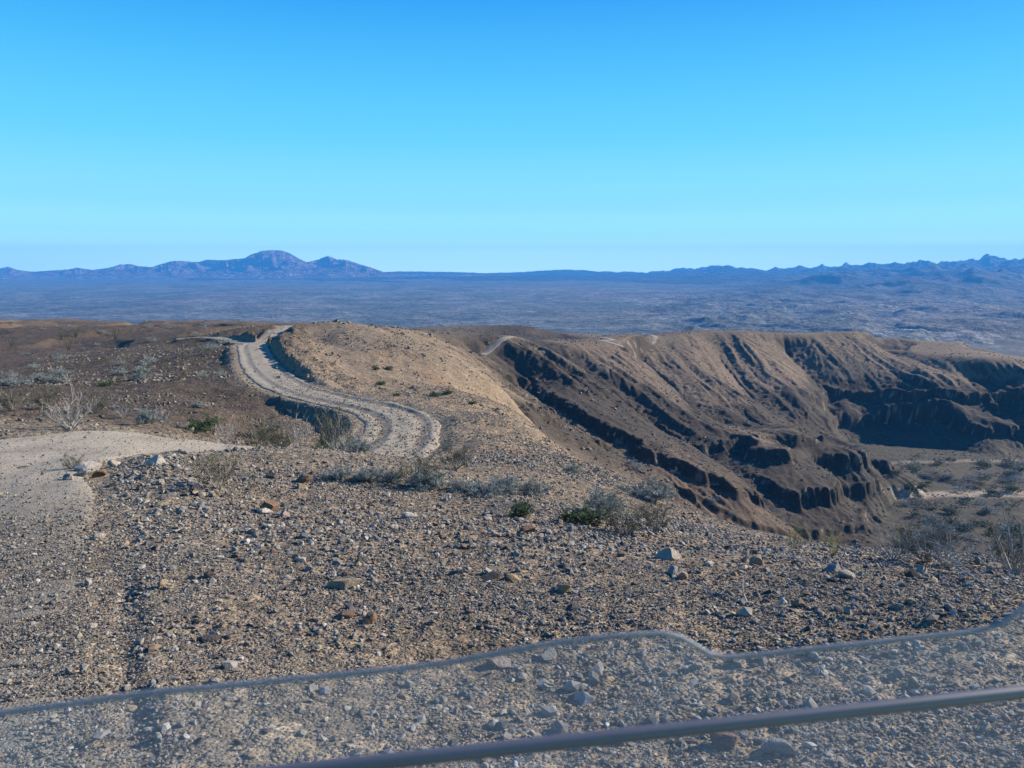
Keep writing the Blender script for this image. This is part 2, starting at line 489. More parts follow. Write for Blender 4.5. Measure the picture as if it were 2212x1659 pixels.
def h_nat(x, y):
    """ground before the road was cut"""
    x = np.asarray(x, float); y = np.asarray(y, float)
    h = h_base(x, y) + bil(DEL, x, y) * ((x > GX0) & (x < GX1) & (y > GY0) & (y < GY1))
    Y = np.maximum(y, 1.0)
    # left plateau: low swells and shallow gullies
    pl = sstep(60, 110, Y) * (1 - sstep(300, 480, Y)) * (1 - sstep(-0.22, -0.10, x / Y))
    gul = np.abs(fbm(x / 34 + 0.25 * gnoise(x / 20, y / 20, 77), y / 60, 3, 71))
    h = h + pl * (0.9 * (sstep(0.0, 0.35, gul) - 0.7) + 0.5 * fbm(x / 28, y / 40, 3, 73))
    # rough ground, finer close by
    near = 1 - sstep(16, 30, Y)
    h = h + near * (0.030 * fbm(x / 1.3, y / 1.3, 4, 81) + 0.012 * fbm(x / 0.16, y / 0.16, 3, 85))
    mid = sstep(14, 28, Y) * (1 - sstep(150, 260, Y))
    h = h + mid * (0.13 * fbm(x / 4.5, y / 4.5, 4, 91) + 0.05 * fbm(x / 0.7, y / 0.7, 3, 95))
    far = sstep(100, 160, Y) * (1 - sstep(380, 500, Y))
    h = h + far * (0.06 * fbm(x / 3.5, y / 3.5, 3, 97))
    # low badland relief on the near plain
    bd = sstep(480, 900, Y)
    h = h + bd * (5.5 * (ridged(x / 210, y / 260, 4, 101) - 0.75)) * (0.35 + 0.65 * sstep(0.05, 0.3, x / Y))
    return h

ROADP = []
for nm, pts in ROADS:
    c = spline(pts, 0.25)
    z = h_nat(c[:, 0], c[:, 1])
    k = 15
    zp = np.pad(z, k, mode='edge')
    zs = np.convolve(zp, np.ones(2 * k + 1) / (2 * k + 1), mode='valid')
    t = np.gradient(c[:, :2], axis=0); t /= np.linalg.norm(t, axis=1)[:, None] + 1e-9
    ROADP.append(dict(name=nm, xy=c[:, :2], w=c[:, 2], z=zs, t=t))
RALL = np.vstack([np.column_stack([r['xy'], r['z'], r['w'], r['t']]) for r in ROADP])

def road_near(x, y, reach=9.0):
    """signed offset from the road (right positive), road height and width there; offset is big away from it"""
    x = np.asarray(x, float).ravel(); y = np.asarray(y, float).ravel()
    off = np.full(x.shape, 1e3); zz = np.zeros(x.shape); ww = np.full(x.shape, 3.6)
    best = np.full(x.shape, 1e9)
    for i in range(0, len(RALL), 40):
        blk = RALL[i:i + 40]
        m = (x > blk[:, 0].min() - reach) & (x < blk[:, 0].max() + reach) & (y > blk[:, 1].min() - reach) & (y < blk[:, 1].max() + reach)
        idx = np.nonzero(m)[0]
        for j in range(0, len(idx), 100000):
            ii = idx[j:j + 100000]
            dx = x[ii][:, None] - blk[:, 0]; dy = y[ii][:, None] - blk[:, 1]
            d2 = dx * dx + dy * dy
            a = d2.argmin(1); r = np.arange(len(ii)); dm = d2[r, a]
            up = dm < best[ii]
            sel = ii[up]; a = a[up]; r = r[up]
            best[sel] = dm[up]
            sg = np.sign(dx[r, a] * blk[a, 5] - dy[r, a] * blk[a, 4])
            off[sel] = np.sqrt(dm[up]) * np.where(sg == 0, 1, sg)
            zz[sel] = blk[a, 2]; ww[sel] = blk[a, 3]
    return off, zz, ww

def H(x, y, want=False):
    x = np.asarray(x, float); y = np.asarray(y, float)
    sh = x.shape
    h = h_nat(x, y).ravel()
    off, rz, rw = road_near(x, y)
    yy = np.broadcast_to(y, sh).ravel(); xx = np.broadcast_to(x, sh).ravel()
    a = np.abs(off)
    # the road is a bench cut level; a lip of loose gravel is pushed up along its sides
    k = 1 - sstep(0.42, 0.95, a / rw)
    bank = np.exp(-((a - rw * 0.62) / 0.45) ** 2)
    n = fbm(xx / 1.1, yy / 1.1, 3, 121)
    cut = sstep(44, 54, yy) * (1 - sstep(86, 98, yy))            # cut bank on the uphill side below the tan hill
    fill = sstep(27, 31, yy) * (1 - sstep(38, 46, yy))           # fill bank on the downhill side at the bend
    nearm = 1 - sstep(18, 26, yy)
    amp = (0.10 + 0.06 * n) * (1 - 0.8 * nearm * (1 - sstep(9, 12, yy)))
    hr = h * (1 - k) + (rz - 0.05 + 0.025 * (1 - sstep(13, 20, yy))) * k + bank * amp * (off < 900)
    hr = hr + np.where(off > 0, cut, 0) * 0.62 * sstep(0.48, 0.72, a / rw) * (1 - sstep(1.1, 2.3, a / rw)) * (1 + 0.4 * n)
    hr = hr - np.where(off < 0, np.maximum(fill, 0.12 * cut), 0) * 0.75 * sstep(0.55, 0.85, a / rw) * (1 - sstep(1.3, 2.4, a / rw))
    fur = (1 - sstep(5.6, 7.2, yy)) * sstep(2.2, 3.4, yy) * (0.7 + 0.5 * n)
    o2 = off + 0.10 * gnoise(xx / 1.3, yy / 1.3, 123)
    hr = hr + fur * (-0.035 * np.exp(-((o2 - 1.98) / 0.09) ** 2) + 0.032 * np.exp(-((o2 - 2.16) / 0.13) ** 2))
    h = np.where(off < 900, hr, h).reshape(sh)
    if want: return h, off.reshape(sh), rw.reshape(sh)
    return h

# ------------------------------------------------------------------ ground colours (rock and soil types where they lie)
def mixc(a, b, k):
    return a * (1 - k[..., None]) + np.asarray(b) * k[..., None]

def ground_col(x, y, z, slope, off, rw):
    Y = np.maximum(y, 1.0); s = x / Y
    n1 = fbm(x / 7, y / 7, 4, 131); n2 = fbm(x / 1.6, y / 1.6, 3, 135); n3 = fbm(x / 40, y / 40, 3, 139)
    c = np.zeros(x.shape + (3,)) + np.array([0.25, 0.20, 0.145])           # bench gravel
    # pale fine soil patches on the bench
    c = mixc(c, [0.30, 0.255, 0.195], sstep(0.15, 0.7, n1) * 0.7)
    # tan hill and spur
    spur = sstep(17, 24, Y) * (1 - sstep(130, 175, Y)) * sstep(-0.33, -0.20, s)
    c = mixc(c, [0.285, 0.22, 0.155], spur * 0.9)
    c = mixc(c, [0.25, 0.135, 0.075], spur * sstep(0.35, 0.8, n1) * 0.6)
    # dark varnished plateau on the left
    lp = sstep(23, 30, Y) * (1 - sstep(-0.33, -0.24, s - 0.0006 * (Y - 40))) * (1 - sstep(420, 520, Y))
    c = mixc(c, [0.105, 0.080, 0.062], lp * 0.95)
    c = mixc(c, [0.19, 0.140, 0.10], lp * sstep(110, 190, Y + 60 * n3) * 0.8)
    c = mixc(c, [0.075, 0.058, 0.045], lp * sstep(0.2, 0.8, n1) * 0.6)
    # canyon side
    cs = sstep(115, 160, Y) * sstep(-0.16, -0.08, s) * (1 - sstep(460, 560, Y))
    c = mixc(c, [0.178, 0.134, 0.098], cs)
    c = mixc(c, [0.225, 0.165, 0.115], cs * sstep(0.0, 0.6, n3) * 0.8)
    c = mixc(c, [0.135, 0.115, 0.098], cs * sstep(0.1, 0.7, -n3) * 0.8)
    wash = cs * (1 - sstep(FLOOR + 1.6, FLOOR + 3.0, z)) * sstep(104, 110, x) * np.maximum(np.exp(-((Y - 221 - 0.10 * (x - 125) + 2.5 * n3) / (2.6 + 0.03 * np.maximum(x - 100, 0))) ** 4), 0.5 * np.exp(-((Y - 262 - 0.03 * (x - 140) + 2 * n3) / 2.0) ** 4))
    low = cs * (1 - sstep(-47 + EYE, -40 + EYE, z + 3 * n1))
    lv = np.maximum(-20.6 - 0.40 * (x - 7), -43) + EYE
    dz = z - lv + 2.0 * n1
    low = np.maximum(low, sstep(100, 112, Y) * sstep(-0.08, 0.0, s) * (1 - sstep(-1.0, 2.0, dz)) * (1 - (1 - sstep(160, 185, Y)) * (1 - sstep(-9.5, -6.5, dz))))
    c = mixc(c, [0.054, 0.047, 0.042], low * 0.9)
    nearlow = sstep(60, 90, Y) * (1 - sstep(150, 175, Y)) * sstep(0.12, 0.2, s)
    c = mixc(c, [0.15, 0.105, 0.075], nearlow * (0.55 + 0.4 * n3))
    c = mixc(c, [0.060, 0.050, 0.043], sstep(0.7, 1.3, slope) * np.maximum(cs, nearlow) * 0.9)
    c = mixc(c, [0.25, 0.21, 0.16], sstep(0.9, 1.5, slope) * cs * sstep(0.35, 0.7, fbm(x / 2.6, y / 2.6 + z / 9, 3, 149)))
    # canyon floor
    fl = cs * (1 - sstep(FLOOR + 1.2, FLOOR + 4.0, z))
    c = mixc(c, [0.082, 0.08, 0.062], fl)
    c = mixc(c, [0.42, 0.35, 0.265], np.clip(wash, 0, 1))
    # plain
    pl = sstep(470, 650, Y)
    c = mixc(c, [0.088, 0.095, 0.088], pl)
    # loose gravel by the road
    a = np.abs(off) / rw
    c = mixc(c, [0.27, 0.235, 0.185], (off < 900) * (1 - sstep(0.55, 0.85, a + 0.12 * n2)) * 0.9 * (1 - 0.8 * sstep(120, 170, Y)))
    c = c * 0.68 + 0.32 * (c @ np.array([0.35, 0.5, 0.15]))[..., None] * np.array([1.0, 1.0, 0.905])
    return 0.76 * np.clip(c * (1 + 0.10 * n2[..., None]), 0.01, 0.8)

# ------------------------------------------------------------------ ground sheet
NS, NQ = 1050, 1150
sv = np.concatenate([np.linspace(-1.7, -0.74, 90, endpoint=False), np.linspace(-0.74, 0.74, NS, endpoint=False), np.linspace(0.74, 1.7, 90)])
def _seg(a, b, n): return np.linspace(math.log(a), math.log(b), n, endpoint=False)
qv = np.concatenate([_seg(0.4, 5.0, 50), _seg(5.0, 24, 480), _seg(24, 105, 330), _seg(105, 400, 720), np.linspace(math.log(400), math.log(1500.0), 90)])
# more rows where much is seen at a grazing angle
SS, QQ = np.meshgrid(sv, qv)
DD = np.exp(QQ)
gX, gY = SS * DD, DD - 3.0
gZ, gOff, gRw = H(gX, gY, True)
gZr = (gZ - EYE)
dZq = np.gradient(gZ, axis=0) / np.gradient(DD, axis=0)
dZs = np.gradient(gZ, axis=1) / (np.gradient(SS, axis=1) * DD)
gSl = np.hypot(dZq, dZs)
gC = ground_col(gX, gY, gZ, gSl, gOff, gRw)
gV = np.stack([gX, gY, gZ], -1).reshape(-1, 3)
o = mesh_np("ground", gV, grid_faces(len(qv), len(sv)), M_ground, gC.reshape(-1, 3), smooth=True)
tag(o, "stony desert ground, ridges and canyon slopes", None, None, "structure")

# ------------------------------------------------------------------ roads
for r in ROADP:
    nc = 41
    c = r['xy']; n = len(c)
    rt = np.stack([r['t'][:, 1], -r['t'][:, 0]], 1)
    f = np.linspace(-0.5, 0.5, nc)
    L = np.arange(n) * 0.25
    _wv = 0.03 + 0.08 * sstep(17, 26, c[:, 1])
    wl_ = r['w'] * (1 + _wv * fbm(L / 2.3, L * 0 + 3, 3, 151)); wr_ = r['w'] * (1 + _wv * fbm(L / 2.3, L * 0 + 9, 3, 153))
    ww = np.where(f[None, :] < 0, wl_[:, None], wr_[:, None]) * f[None, :]
    X = c[:, 0:1] + rt[:, 0:1] * ww; Y = c[:, 1:2] + rt[:, 1:2] * ww
    LL = np.repeat(L[:, None], nc, 1)
    rut = -0.045 * (np.exp(-((ww - 0.85 + 0.12 * gnoise(LL / 7, LL * 0, 155)) / 0.26) ** 2) + np.exp(-((ww + 0.75 + 0.12 * gnoise(LL / 8, LL * 0, 156)) / 0.26) ** 2))
    lip = 0.05 * np.exp(-((ww - 1.22) / 0.13) ** 2) + 0.03 * np.exp(-((ww + 0.36) / 0.12) ** 2)
    bend = sstep(26, 29, Y) * (1 - sstep(40, 46, Y))
    lip = lip * (0.75 + 0.5 * bend); rut = rut * (1 + 0.8 * bend)
    lip = lip * (0.15 + 0.85 * sstep(17, 26, Y)); rut = rut * (0.35 + 0.65 * sstep(17, 26, Y))
    lip = lip * (0.6 + 0.8 * fbm(LL / 1.5, ww / 1.5, 2, 158))
    Z = r['z'][:, None] + 0.02 - 0.012 * (1 - sstep(13, 20, Y)) + rut + lip + 0.02 * fbm(X / 1.1, Y / 1.1, 3, 157) + 0.008 * fbm(X / .15, Y / .15, 2, 159)
    edge = sstep(0.40, 0.5, np.abs(f))[None, :]
    Z = Z - 0.16 * edge
    far = sstep(90, 140, Y)
    Z = Z + far * 0.12
    nn = fbm(X / 1.4, Y / 1.4, 3, 161)
    col = np.zeros(X.shape + (3,)) + np.array([0.225, 0.205, 0.170])
    col = col * (0.82 + 0.50 * sstep(8, 12, Y) - 0.14 * sstep(20, 28, Y))[..., None]
    col = mixc(col, [0.170, 0.152, 0.125], np.clip(sstep(0.1, 0.8, nn) * 0.5 + edge * 0.5, 0, 1))
    col = mixc(col, [0.25, 0.228, 0.19], np.clip(-rut / 0.045, 0, 1) * 0.6)
    V = np.stack([X, Y, Z], -1).reshape(-1, 3)
    o = mesh_np(r['name'], V, grid_faces(n, nc)[:, ::-1], M_road, col.reshape(-1, 3), smooth=True)
    tag(o, None, None, None, "structure")

# ------------------------------------------------------------------ far plain and mountains
def tpix(v): return st(1106, v)[1]
def plain_z(x, y):
    Yc = np.array([900, 1100, 1700, 2700, 4000, 6000, 9400])
    Zc = np.array([-104, -103, -99, -90, -70, -44, -50])
    return np.interp(y, Yc, Zc) + EYE

NSP, NYP = 1000, 520
sp = np.linspace(-1.6, 1.6, NSP); yp = np.exp(np.linspace(math.log(1050), math.log(9400), NYP))
PS, PY = np.meshgrid(sp, yp); PX = PS * PY
pz = plain_z(PX, PY)
rel = (ridged(PX / 240 + 0.3 * gnoise(PX / 200, PY / 200, 170), PY / 210, 5, 171) - 0.85) * 15 * (0.12 + 0.88 * sstep(0.08, 0.30, PS)) * (1 - sstep(2200, 4200, PY)) * sstep(1050, 1300, PY)
rel = rel + fbm(PX / 700, PY / 900, 4, 175) * 3.0
# foothills on the right
fh = sstep(0.2, 0.5, PS) * sstep(1900, 3200, PY) * (1 - sstep(5200, 6500, PY))
rel = rel + fh * np.maximum(ridged(PX / 800, PY / 800, 5, 181) - 0.6, 0) * 85 * sstep(1900, 4500, PY)
pz = pz + rel
pn = fbm(PX / 700, PY / 1600, 5, 185); pn2 = fbm(PX / 90, PY / 160, 5, 187, 0.6)
pc = np.zeros(PX.shape + (3,)) + np.array([0.074, 0.080, 0.075])
pc = mixc(pc, [0.135, 0.13, 0.12], sstep(0.25, 0.9, pn2) * 0.55)
pc = mixc(pc, [0.05, 0.055, 0.05], sstep(0.2, 0.9, -pn2) * 0.6)
pc = mixc(pc, [0.12, 0.088, 0.075], sstep(0.0, 0.7, pn) * 0.5)
pc = mixc(pc, [0.20, 0.19, 0.175], sstep(0.88, 1.15, ridged(PX / 260 + 0.5 * pn, PY / 420, 3, 191)) * 0.3 * (1 - sstep(3500, 5500, PY)))
pc = mixc(pc, [0.036, 0.038, 0.042], sstep(0.12, 0.42, PS) * sstep(1900, 3300, PY) * 0.8)
o = mesh_np("desert_plain", np.stack([PX, PY, pz], -1).reshape(-1, 3), grid_faces(NYP, NSP), M_plain, pc.reshape(-1, 3), smooth=True)
tag(o, None, None, None, "structure")

SKYL = np.array([(-500, 583), (-300, 578), (-150, 584), (0, 580), (20, 576), (40, 583), (70, 587), (150, 582), (165, 578), (200, 583), (240, 578), (262, 571), (285, 570), (300, 575), (330, 577), (350, 570), (380, 563), (400, 564), (430, 566), (450, 561),
    (480, 562), (530, 558), (545, 550), (565, 542), (590, 540), (610, 541), (630, 548), (650, 560), (665, 567), (690, 560), (710, 552), (730, 561), (745, 560), (770, 568), (800, 577), (830, 588), (860, 592), (2700, 592)], float)
SKYR = np.array([(-700, 590), (780, 590), (870, 586), (1000, 588), (1050, 590), (1120, 588), (1200, 583), (1230, 582), (1300, 586), (1330, 588), (1400, 587), (1430, 584), (1475, 580), (1500, 583), (1550, 573), (1580, 576), (1610, 582), (1650, 581),
    (1700, 577), (1760, 575), (1800, 572), (1830, 570), (1850, 573), (1900, 569), (1930, 569), (1950, 572), (1985, 564), (2005, 566), (2020, 570), (2050, 563), (2070, 565), (2110, 560), (2125, 548), (2135, 555), (2145, 553), (2170, 562), (2212, 562), (2400, 566), (2600, 560), (3000, 575)], float)

def mountains(name, skyl, s0, s1, Y0, Y1, ns, ny, seed, scale, sharp, colr, basef, skew=0.55, lift=0.0, front=0.0, first=1.0):
    s = np.linspace(s0, s1, ns); y = np.linspace(Y0, Y1, ny)
    S, Yg = np.meshgrid(s, y); X = S * Yg
    u = S[0] * (CP + 0.13 * SP) * FPX + 1106                      # column of the ridge line as the eye sees it
    tgt = np.interp(u, skyl[:, 0], [st(1106, v)[1] for v in skyl[:, 1]])
    tgt = tgt + 0.0004 * fbm(s * 110, s * 0 + 4, 4, seed + 50) + 0.0034 * sstep(0.0, 0.35, s) * (ridged(s * 34, s * 0 + 2, 4, seed + 51) - 1.0)
    f = (Yg - Y0 - front * (1 - sstep(0.05, 0.5, S))) / (Y1 - Y0)
    f = np.clip(f, 0, 1)
    env = np.where(f < skew, sstep(0, skew, f) * first + (1 - first) * f / skew, 1 - sstep(skew, 1, f))
    wx = X / scale + 0.4 * gnoise(X / scale * 0.7, Yg / scale * 0.7, seed + 9); wy = Yg / scale
    rd = (0.55 * ridged(X / (scale * 2.6) + 3.1, Yg / (scale * 2.6), 3, seed + 3) + 0.45 * ridged(wx, wy, 5, seed, 0.5)) / 1.5
    base = plain_z(X, Yg)
    h = env ** sharp * (0.12 + 1.0 * rd) + 0.2 * env ** 0.6 * rd + 0.10 * env * (ridged(X / (scale * 0.32), Yg / (scale * 0.32), 3, seed + 12) - 0.8)
    # broad forms scaled, bearing by bearing, so that the crest comes near the observed height
    hmax_t = np.max(h / Yg, axis=0)
    bt = (np.interp(Y0 + skew * (Y1 - Y0), y, base[:, 0]) - EYE) / (Y0 + skew * (Y1 - Y0))
    need = np.maximum(tgt - bt, 0.0) / hmax_t
    w_ = max(ns // 28, 3); ker = np.hanning(2 * w_ + 3); ker /= ker.sum()
    need = np.convolve(np.pad(need, w_ + 1, mode='edge'), ker, mode='valid') * 1.04
    z = base + h * need[None, :] - 6
    # summits and saddles of the crest itself
    tt = (z - EYE) / Yg
    k_ = np.argmax(tt, axis=0); yc = y[k_]
    res = np.maximum(tgt - tt[k_, np.arange(ns)], 0)
    z = z + res[None, :] * Yg * np.exp(-((Yg - yc[None, :]) / 260.0) ** 2)
    over = (z - EYE) - tgt[None, :] * Yg
    z = z - np.maximum(over, 0) * 0.98
    n1 = fbm(X / (scale * .2), Yg / (scale * .2), 5, seed + 20, 0.6)
    c = np.zeros(X.shape + (3,)) + np.array(colr)
    c = mixc(c, np.array(colr) * 1.5, sstep(0.1, 0.7, n1) * 0.9)
    c = mixc(c, np.array(basef), (1 - sstep(0.02, 0.14, env ** sharp * rd)) * 0.9)
    pale = sstep(0.55, 0.8, fbm(X / (scale * .18), Yg / (scale * .18), 3, seed + 30)) * (1 - sstep(0.1, 0.3, env * rd))
    c = mixc(c, [0.42, 0.36, 0.29], pale * lift)
    o = mesh_np(name, np.stack([X, Yg, z], -1).reshape(-1, 3), grid_faces(ny, ns), M_mount, c.reshape(-1, 3), smooth=True)
    tag(o, None, None, None, "structure")
    return o
mountains("mountain_range", SKYL, -1.0, 0.0, 5600, 8200, 1000, 240, 201, 330, 1.3, (0.125, 0.078, 0.074), (0.095, 0.085, 0.082), 0.5, 0.9)
mountains("mountain_range", SKYR, -0.4, 1.1, 2500, 9200, 1400, 420, 231, 420, 1.0, (0.034, 0.034, 0.038), (0.036, 0.038, 0.042), 0.72, 0.15, 2200, 0.35)

# ------------------------------------------------------------------ haze
def haze():
    x0, x1, y0, y1, z0, z1 = -15500, 15500, -200, 9700, -135, 300
    V = [(x, y, z) for x in (x0, x1) for y in (y0, y1) for z in (z0, z1)]
    F = [(0, 1, 3, 2), (4, 6, 7, 5), (0, 4, 5, 1), (2, 3, 7, 6), (0, 2, 6, 4), (1, 5, 7, 3)]
    m, nt, b = new_mat("haze_air")
    nt.nodes.remove(b)
    pv = nt.nodes.new("ShaderNodeVolumePrincipled")
    pv.inputs['Color'].default_value = (0.07, 0.385, 1.0, 1)
    pv.inputs['Density'].default_value = 1.35e-4
    pv.inputs['Anisotropy'].default_value = 0.0
    nt.links.new(pv.outputs[0], nt.nodes["Material Output"].inputs['Volume'])
    try: m.cycles.homogeneous_volume = True
    except Exception: pass
    o = mesh_np("haze", np.array(V, float), np.array(F), m)
    tag(o, None, None, None, "stuff")
haze()

# ------------------------------------------------------------------ loose stones
ICO_V = np.array([(0, 0, 1)] + [(0.894 * math.cos(R(72 * k)), 0.894 * math.sin(R(72 * k)), 0.447) for k in range(5)] +
                 [(0.894 * math.cos(R(72 * k + 36)), 0.894 * math.sin(R(72 * k + 36)), -0.447) for k in range(5)] + [(0, 0, -1)])
ICO_F = np.array([(0, 1 + k, 1 + (k + 1) % 5) for k in range(5)] + [(1 + k, 6 + k, 1 + (k + 1) % 5) for k in range(5)] +
                 [(1 + (k + 1) % 5, 6 + k, 6 + (k + 1) % 5) for k in range(5)] + [(11, 6 + (k + 1) % 5, 6 + k) for k in range(5)])
CUB_V = np.array([(x, y, z) for z in (-1, 1) for y in (-1, 1) for x in (-1, 1)], float) * 0.66
CUB_F = np.array([(0, 2, 3), (0, 3, 1), (4, 5, 7), (4, 7, 6), (0, 1, 5), (0, 5, 4), (2, 6, 7), (2, 7, 3), (0, 4, 6), (0, 6, 2), (1, 3, 7), (1, 7, 5)])

STONE_COLS = np.array([(0.22, 0.205, 0.18), (0.255, 0.23, 0.195), (0.285, 0.25, 0.205), (0.17, 0.158, 0.14), (0.105, 0.10, 0.098), (0.062, 0.060, 0.062),
                       (0.32, 0.30, 0.27), (0.19, 0.14, 0.105), (0.25, 0.20, 0.145), (0.14, 0.105, 0.085), (0.19, 0.188, 0.185), (0.36, 0.34, 0.31), (0.13, 0.14, 0.14), (0.27, 0.21, 0.14)])
STONE_P = np.array([.16, .15, .11, .13, .09, .06, .07, .04, .06, .04, .05, .01, .02, .02]); STONE_P /= STONE_P.sum()

def stone_batch(x, y, z, size, rng, tint=None, cube=None, flat=(0.35, 0.85)):
    """arrays of many angular stones lying at the given spots"""
    n = len(x)
    BV, BF = (CUB_V, CUB_F) if cube else (ICO_V, ICO_F)
    k = len(BV)
    V = BV[None] * rng.uniform(0.68, 1.25, (n, k, 1))
    V = V + rng.normal(0, 0.10, V.shape)
    sc = np.stack([rng.uniform(0.8, 1.25, n), rng.uniform(0.55, 1.0, n), rng.uniform(flat[0], flat[1], n)], -1)
    V = V * sc[:, None, :]
    tx, ty, a = rng.normal(0, 0.35, n), rng.normal(0, 0.35, n), rng.uniform(0, 2 * math.pi, n)
    cx, sx = np.cos(tx)[:, None], np.sin(tx)[:, None]
    X, Y, Z = V[..., 0], V[..., 1], V[..., 2]
    Y, Z = Y * cx - Z * sx, Y * sx + Z * cx
    cy, sy = np.cos(ty)[:, None], np.sin(ty)[:, None]
    X, Z = X * cy + Z * sy, -X * sy + Z * cy
    ca, sa = np.cos(a)[:, None], np.sin(a)[:, None]
    X, Y = X * ca - Y * sa, X * sa + Y * ca
    r = (size * 0.5)[:, None]
    X = X * r + x[:, None]; Y = Y * r + y[:, None]
    Z = Z * r + z[:, None] + (size * 0.5 * sc[:, 2] * 0.42)[:, None]
    V = np.stack([X, Y, Z], -1).reshape(-1, 3)
    F = (BF[None] + (np.arange(n) * k)[:, None, None]).reshape(-1, 3)
    col = STONE_COLS[rng.choice(len(STONE_COLS), n, p=STONE_P)] * rng.uniform(0.75, 1.2, (n, 1))
    if tint is not None: col = col * 0.45 + tint * 0.55 * rng.uniform(0.75, 1.35, (n, 1))
    col = np.repeat(np.clip(col * 0.88, 0.02, 0.6), k, 0)
    return V, F, col

def join(parts):
    V, F, Cc, o = [], [], [], 0
    for v, f, c in parts:
        V.append(v); F.append(f + o); Cc.append(c); o += len(v)
    return np.vstack(V), np.vstack(F), np.vstack(Cc)

def rand_wedge(n, Y0, Y1, rng, smax=0.74, pw=1.0):
    """points over the ground between two distances"""
    Y = np.sqrt(rng.uniform(Y0 ** 2, Y1 ** 2, n)) if pw == 1 else (rng.uniform(Y0 ** pw, Y1 ** pw, n)) ** (1 / pw)
    return rng.uniform(-smax, smax, n) * Y, Y

def clump(x, y, sc, seed):
    return np.clip(0.5 + 1.05 * fbm(x / sc, y / sc, 3, seed), 0, 1)

def ground_at(x, y): return H(x, y, True)

rng = np.random.default_rng(21)
parts = []
def lay(n, Y0, Y1, s0, s1, cube, keep, tint=None, flat=(0.22, 0.75), pw=1.0, smax=0.74):
    x, y = rand_wedge(n, Y0, Y1, rng, smax, pw)
    z, off, rw = ground_at(x, y)
    a = np.abs(off) / rw
    k = keep(x, y, z, off, a) > rng.uniform(0, 1, n)
    x, y, z = x[k], y[k], z[k] + (0.04 + 0.035 * sstep(13, 20, y[k])) * (a[k] < 0.45)
    size = s0 * (s1 / s0) ** (rng.uniform(0, 1, len(x)) ** 1.9)
    parts.append(stone_batch(x, y, z, size, rng, None if tint is None else np.array(tint), cube, flat))
onroad = lambda a: a < 0.5
# pebbles, stones and cobbles of the bench
lay(150000, 2.6, 7.5, 0.008, 0.024, True, lambda x, y, z, o, a: np.where(onroad(a), 1.0, 0.75 * clump(x, y, 1.1, 301) + 0.25), smax=0.78)
lay(62000, 2.6, 13.0, 0.022, 0.055, False, lambda x, y, z, o, a: np.where(onroad(a), 0.40 * (1 - sstep(8, 11, y)) + 0.06, clump(x, y, 1.6, 303)))
lay(90000, 6.0, 20.0, 0.018, 0.042, True, lambda x, y, z, o, a: np.where(onroad(a), 0.40 - 0.28 * sstep(8, 11, y), 0.3 + 0.7 * clump(x, y, 2.0, 305)))
lay(13000, 2.8, 20.0, 0.045, 0.11, False, lambda x, y, z, o, a: np.where(onroad(a), 0.02, clump(x, y, 2.2, 307) * (1 - 0.4 * sstep(12, 20, y))))
# rocky lip along the road and the rim of the bench
lay(24000, 7.0, 19.0, 0.04, 0.16, False, lambda x, y, z, o, a: 0.85 * np.exp(-((a - 0.66) / 0.10) ** 2) * (o > 0) * sstep(8, 10.5, y))
lay(16000, 6.5, 13.0, 0.04, 0.11, False, lambda x, y, z, o, a: 0.55 * np.exp(-((z - EYE + (0.300 * y + 0.25)) / 0.25) ** 2) * (o > 3))
o = mesh_np("gravel", *join(parts)[:2], M_stone, join(parts)[2])
tag(o, None, None, None, "stuff")
parts = []
# stones of the spur, the tan hill and the dark plateau
inspur = lambda x, y: (x / y > -0.29)
lay(90000, 19, 60, 0.05, 0.13, True, lambda x, y, z, o, a: np.where(onroad(a), 0.22, 0.9 * clump(x, y, 5, 311) * inspur(x, y)), (0.24, 0.20, 0.155), pw=0.6, smax=0.3)
lay(45000, 24, 80, 0.06, 0.22, True, lambda x, y, z, o, a: np.where(onroad(a), 0.0, 0.8 * clump(x, y, 5, 313) * (~inspur(x, y))), (0.12, 0.095, 0.072), pw=0.5)
lay(30000, 50, 120, 0.10, 0.35, True, lambda x, y, z, o, a: np.where(onroad(a), 0.02, 0.8 * clump(x, y, 8, 315)), (0.19, 0.155, 0.115), pw=0.6, smax=0.6)
lay(90000, 95, 380, 0.16, 0.85, True, lambda x, y, z, o, a: np.where(onroad(a), 0.0, (x / y > -0.25) * (0.12 + 0.88 * clump(x, y, 14, 317) ** 2)), (0.16, 0.13, 0.10), pw=0.9)
o = mesh_np("hillside_stones", *join(parts)[:2], M_stone, join(parts)[2])
tag(o, None, None, None, "stuff")
parts = []

def hit(u, v, y0=2.2, y1=430.0):
    """where the line of sight through a pixel first meets the ground"""
    s_, t_ = st(u, v)
    Y = np.exp(np.linspace(math.log(y0), math.log(y1), 900))
    d = H(s_ * Y, Y) - (t_ * Y + EYE)
    i = np.nonzero(d >= 0)[0]
    i = int(i[0]) if len(i) else len(Y) - 1
    if i > 0:
        f = -d[i - 1] / (d[i] - d[i - 1] + 1e-9); y = Y[i - 1] + (Y[i] - Y[i - 1]) * f
    else: y = Y[i]
    x = s_ * y
    return float(x), float(y), float(H(np.array([x]), np.array([y]))[0])

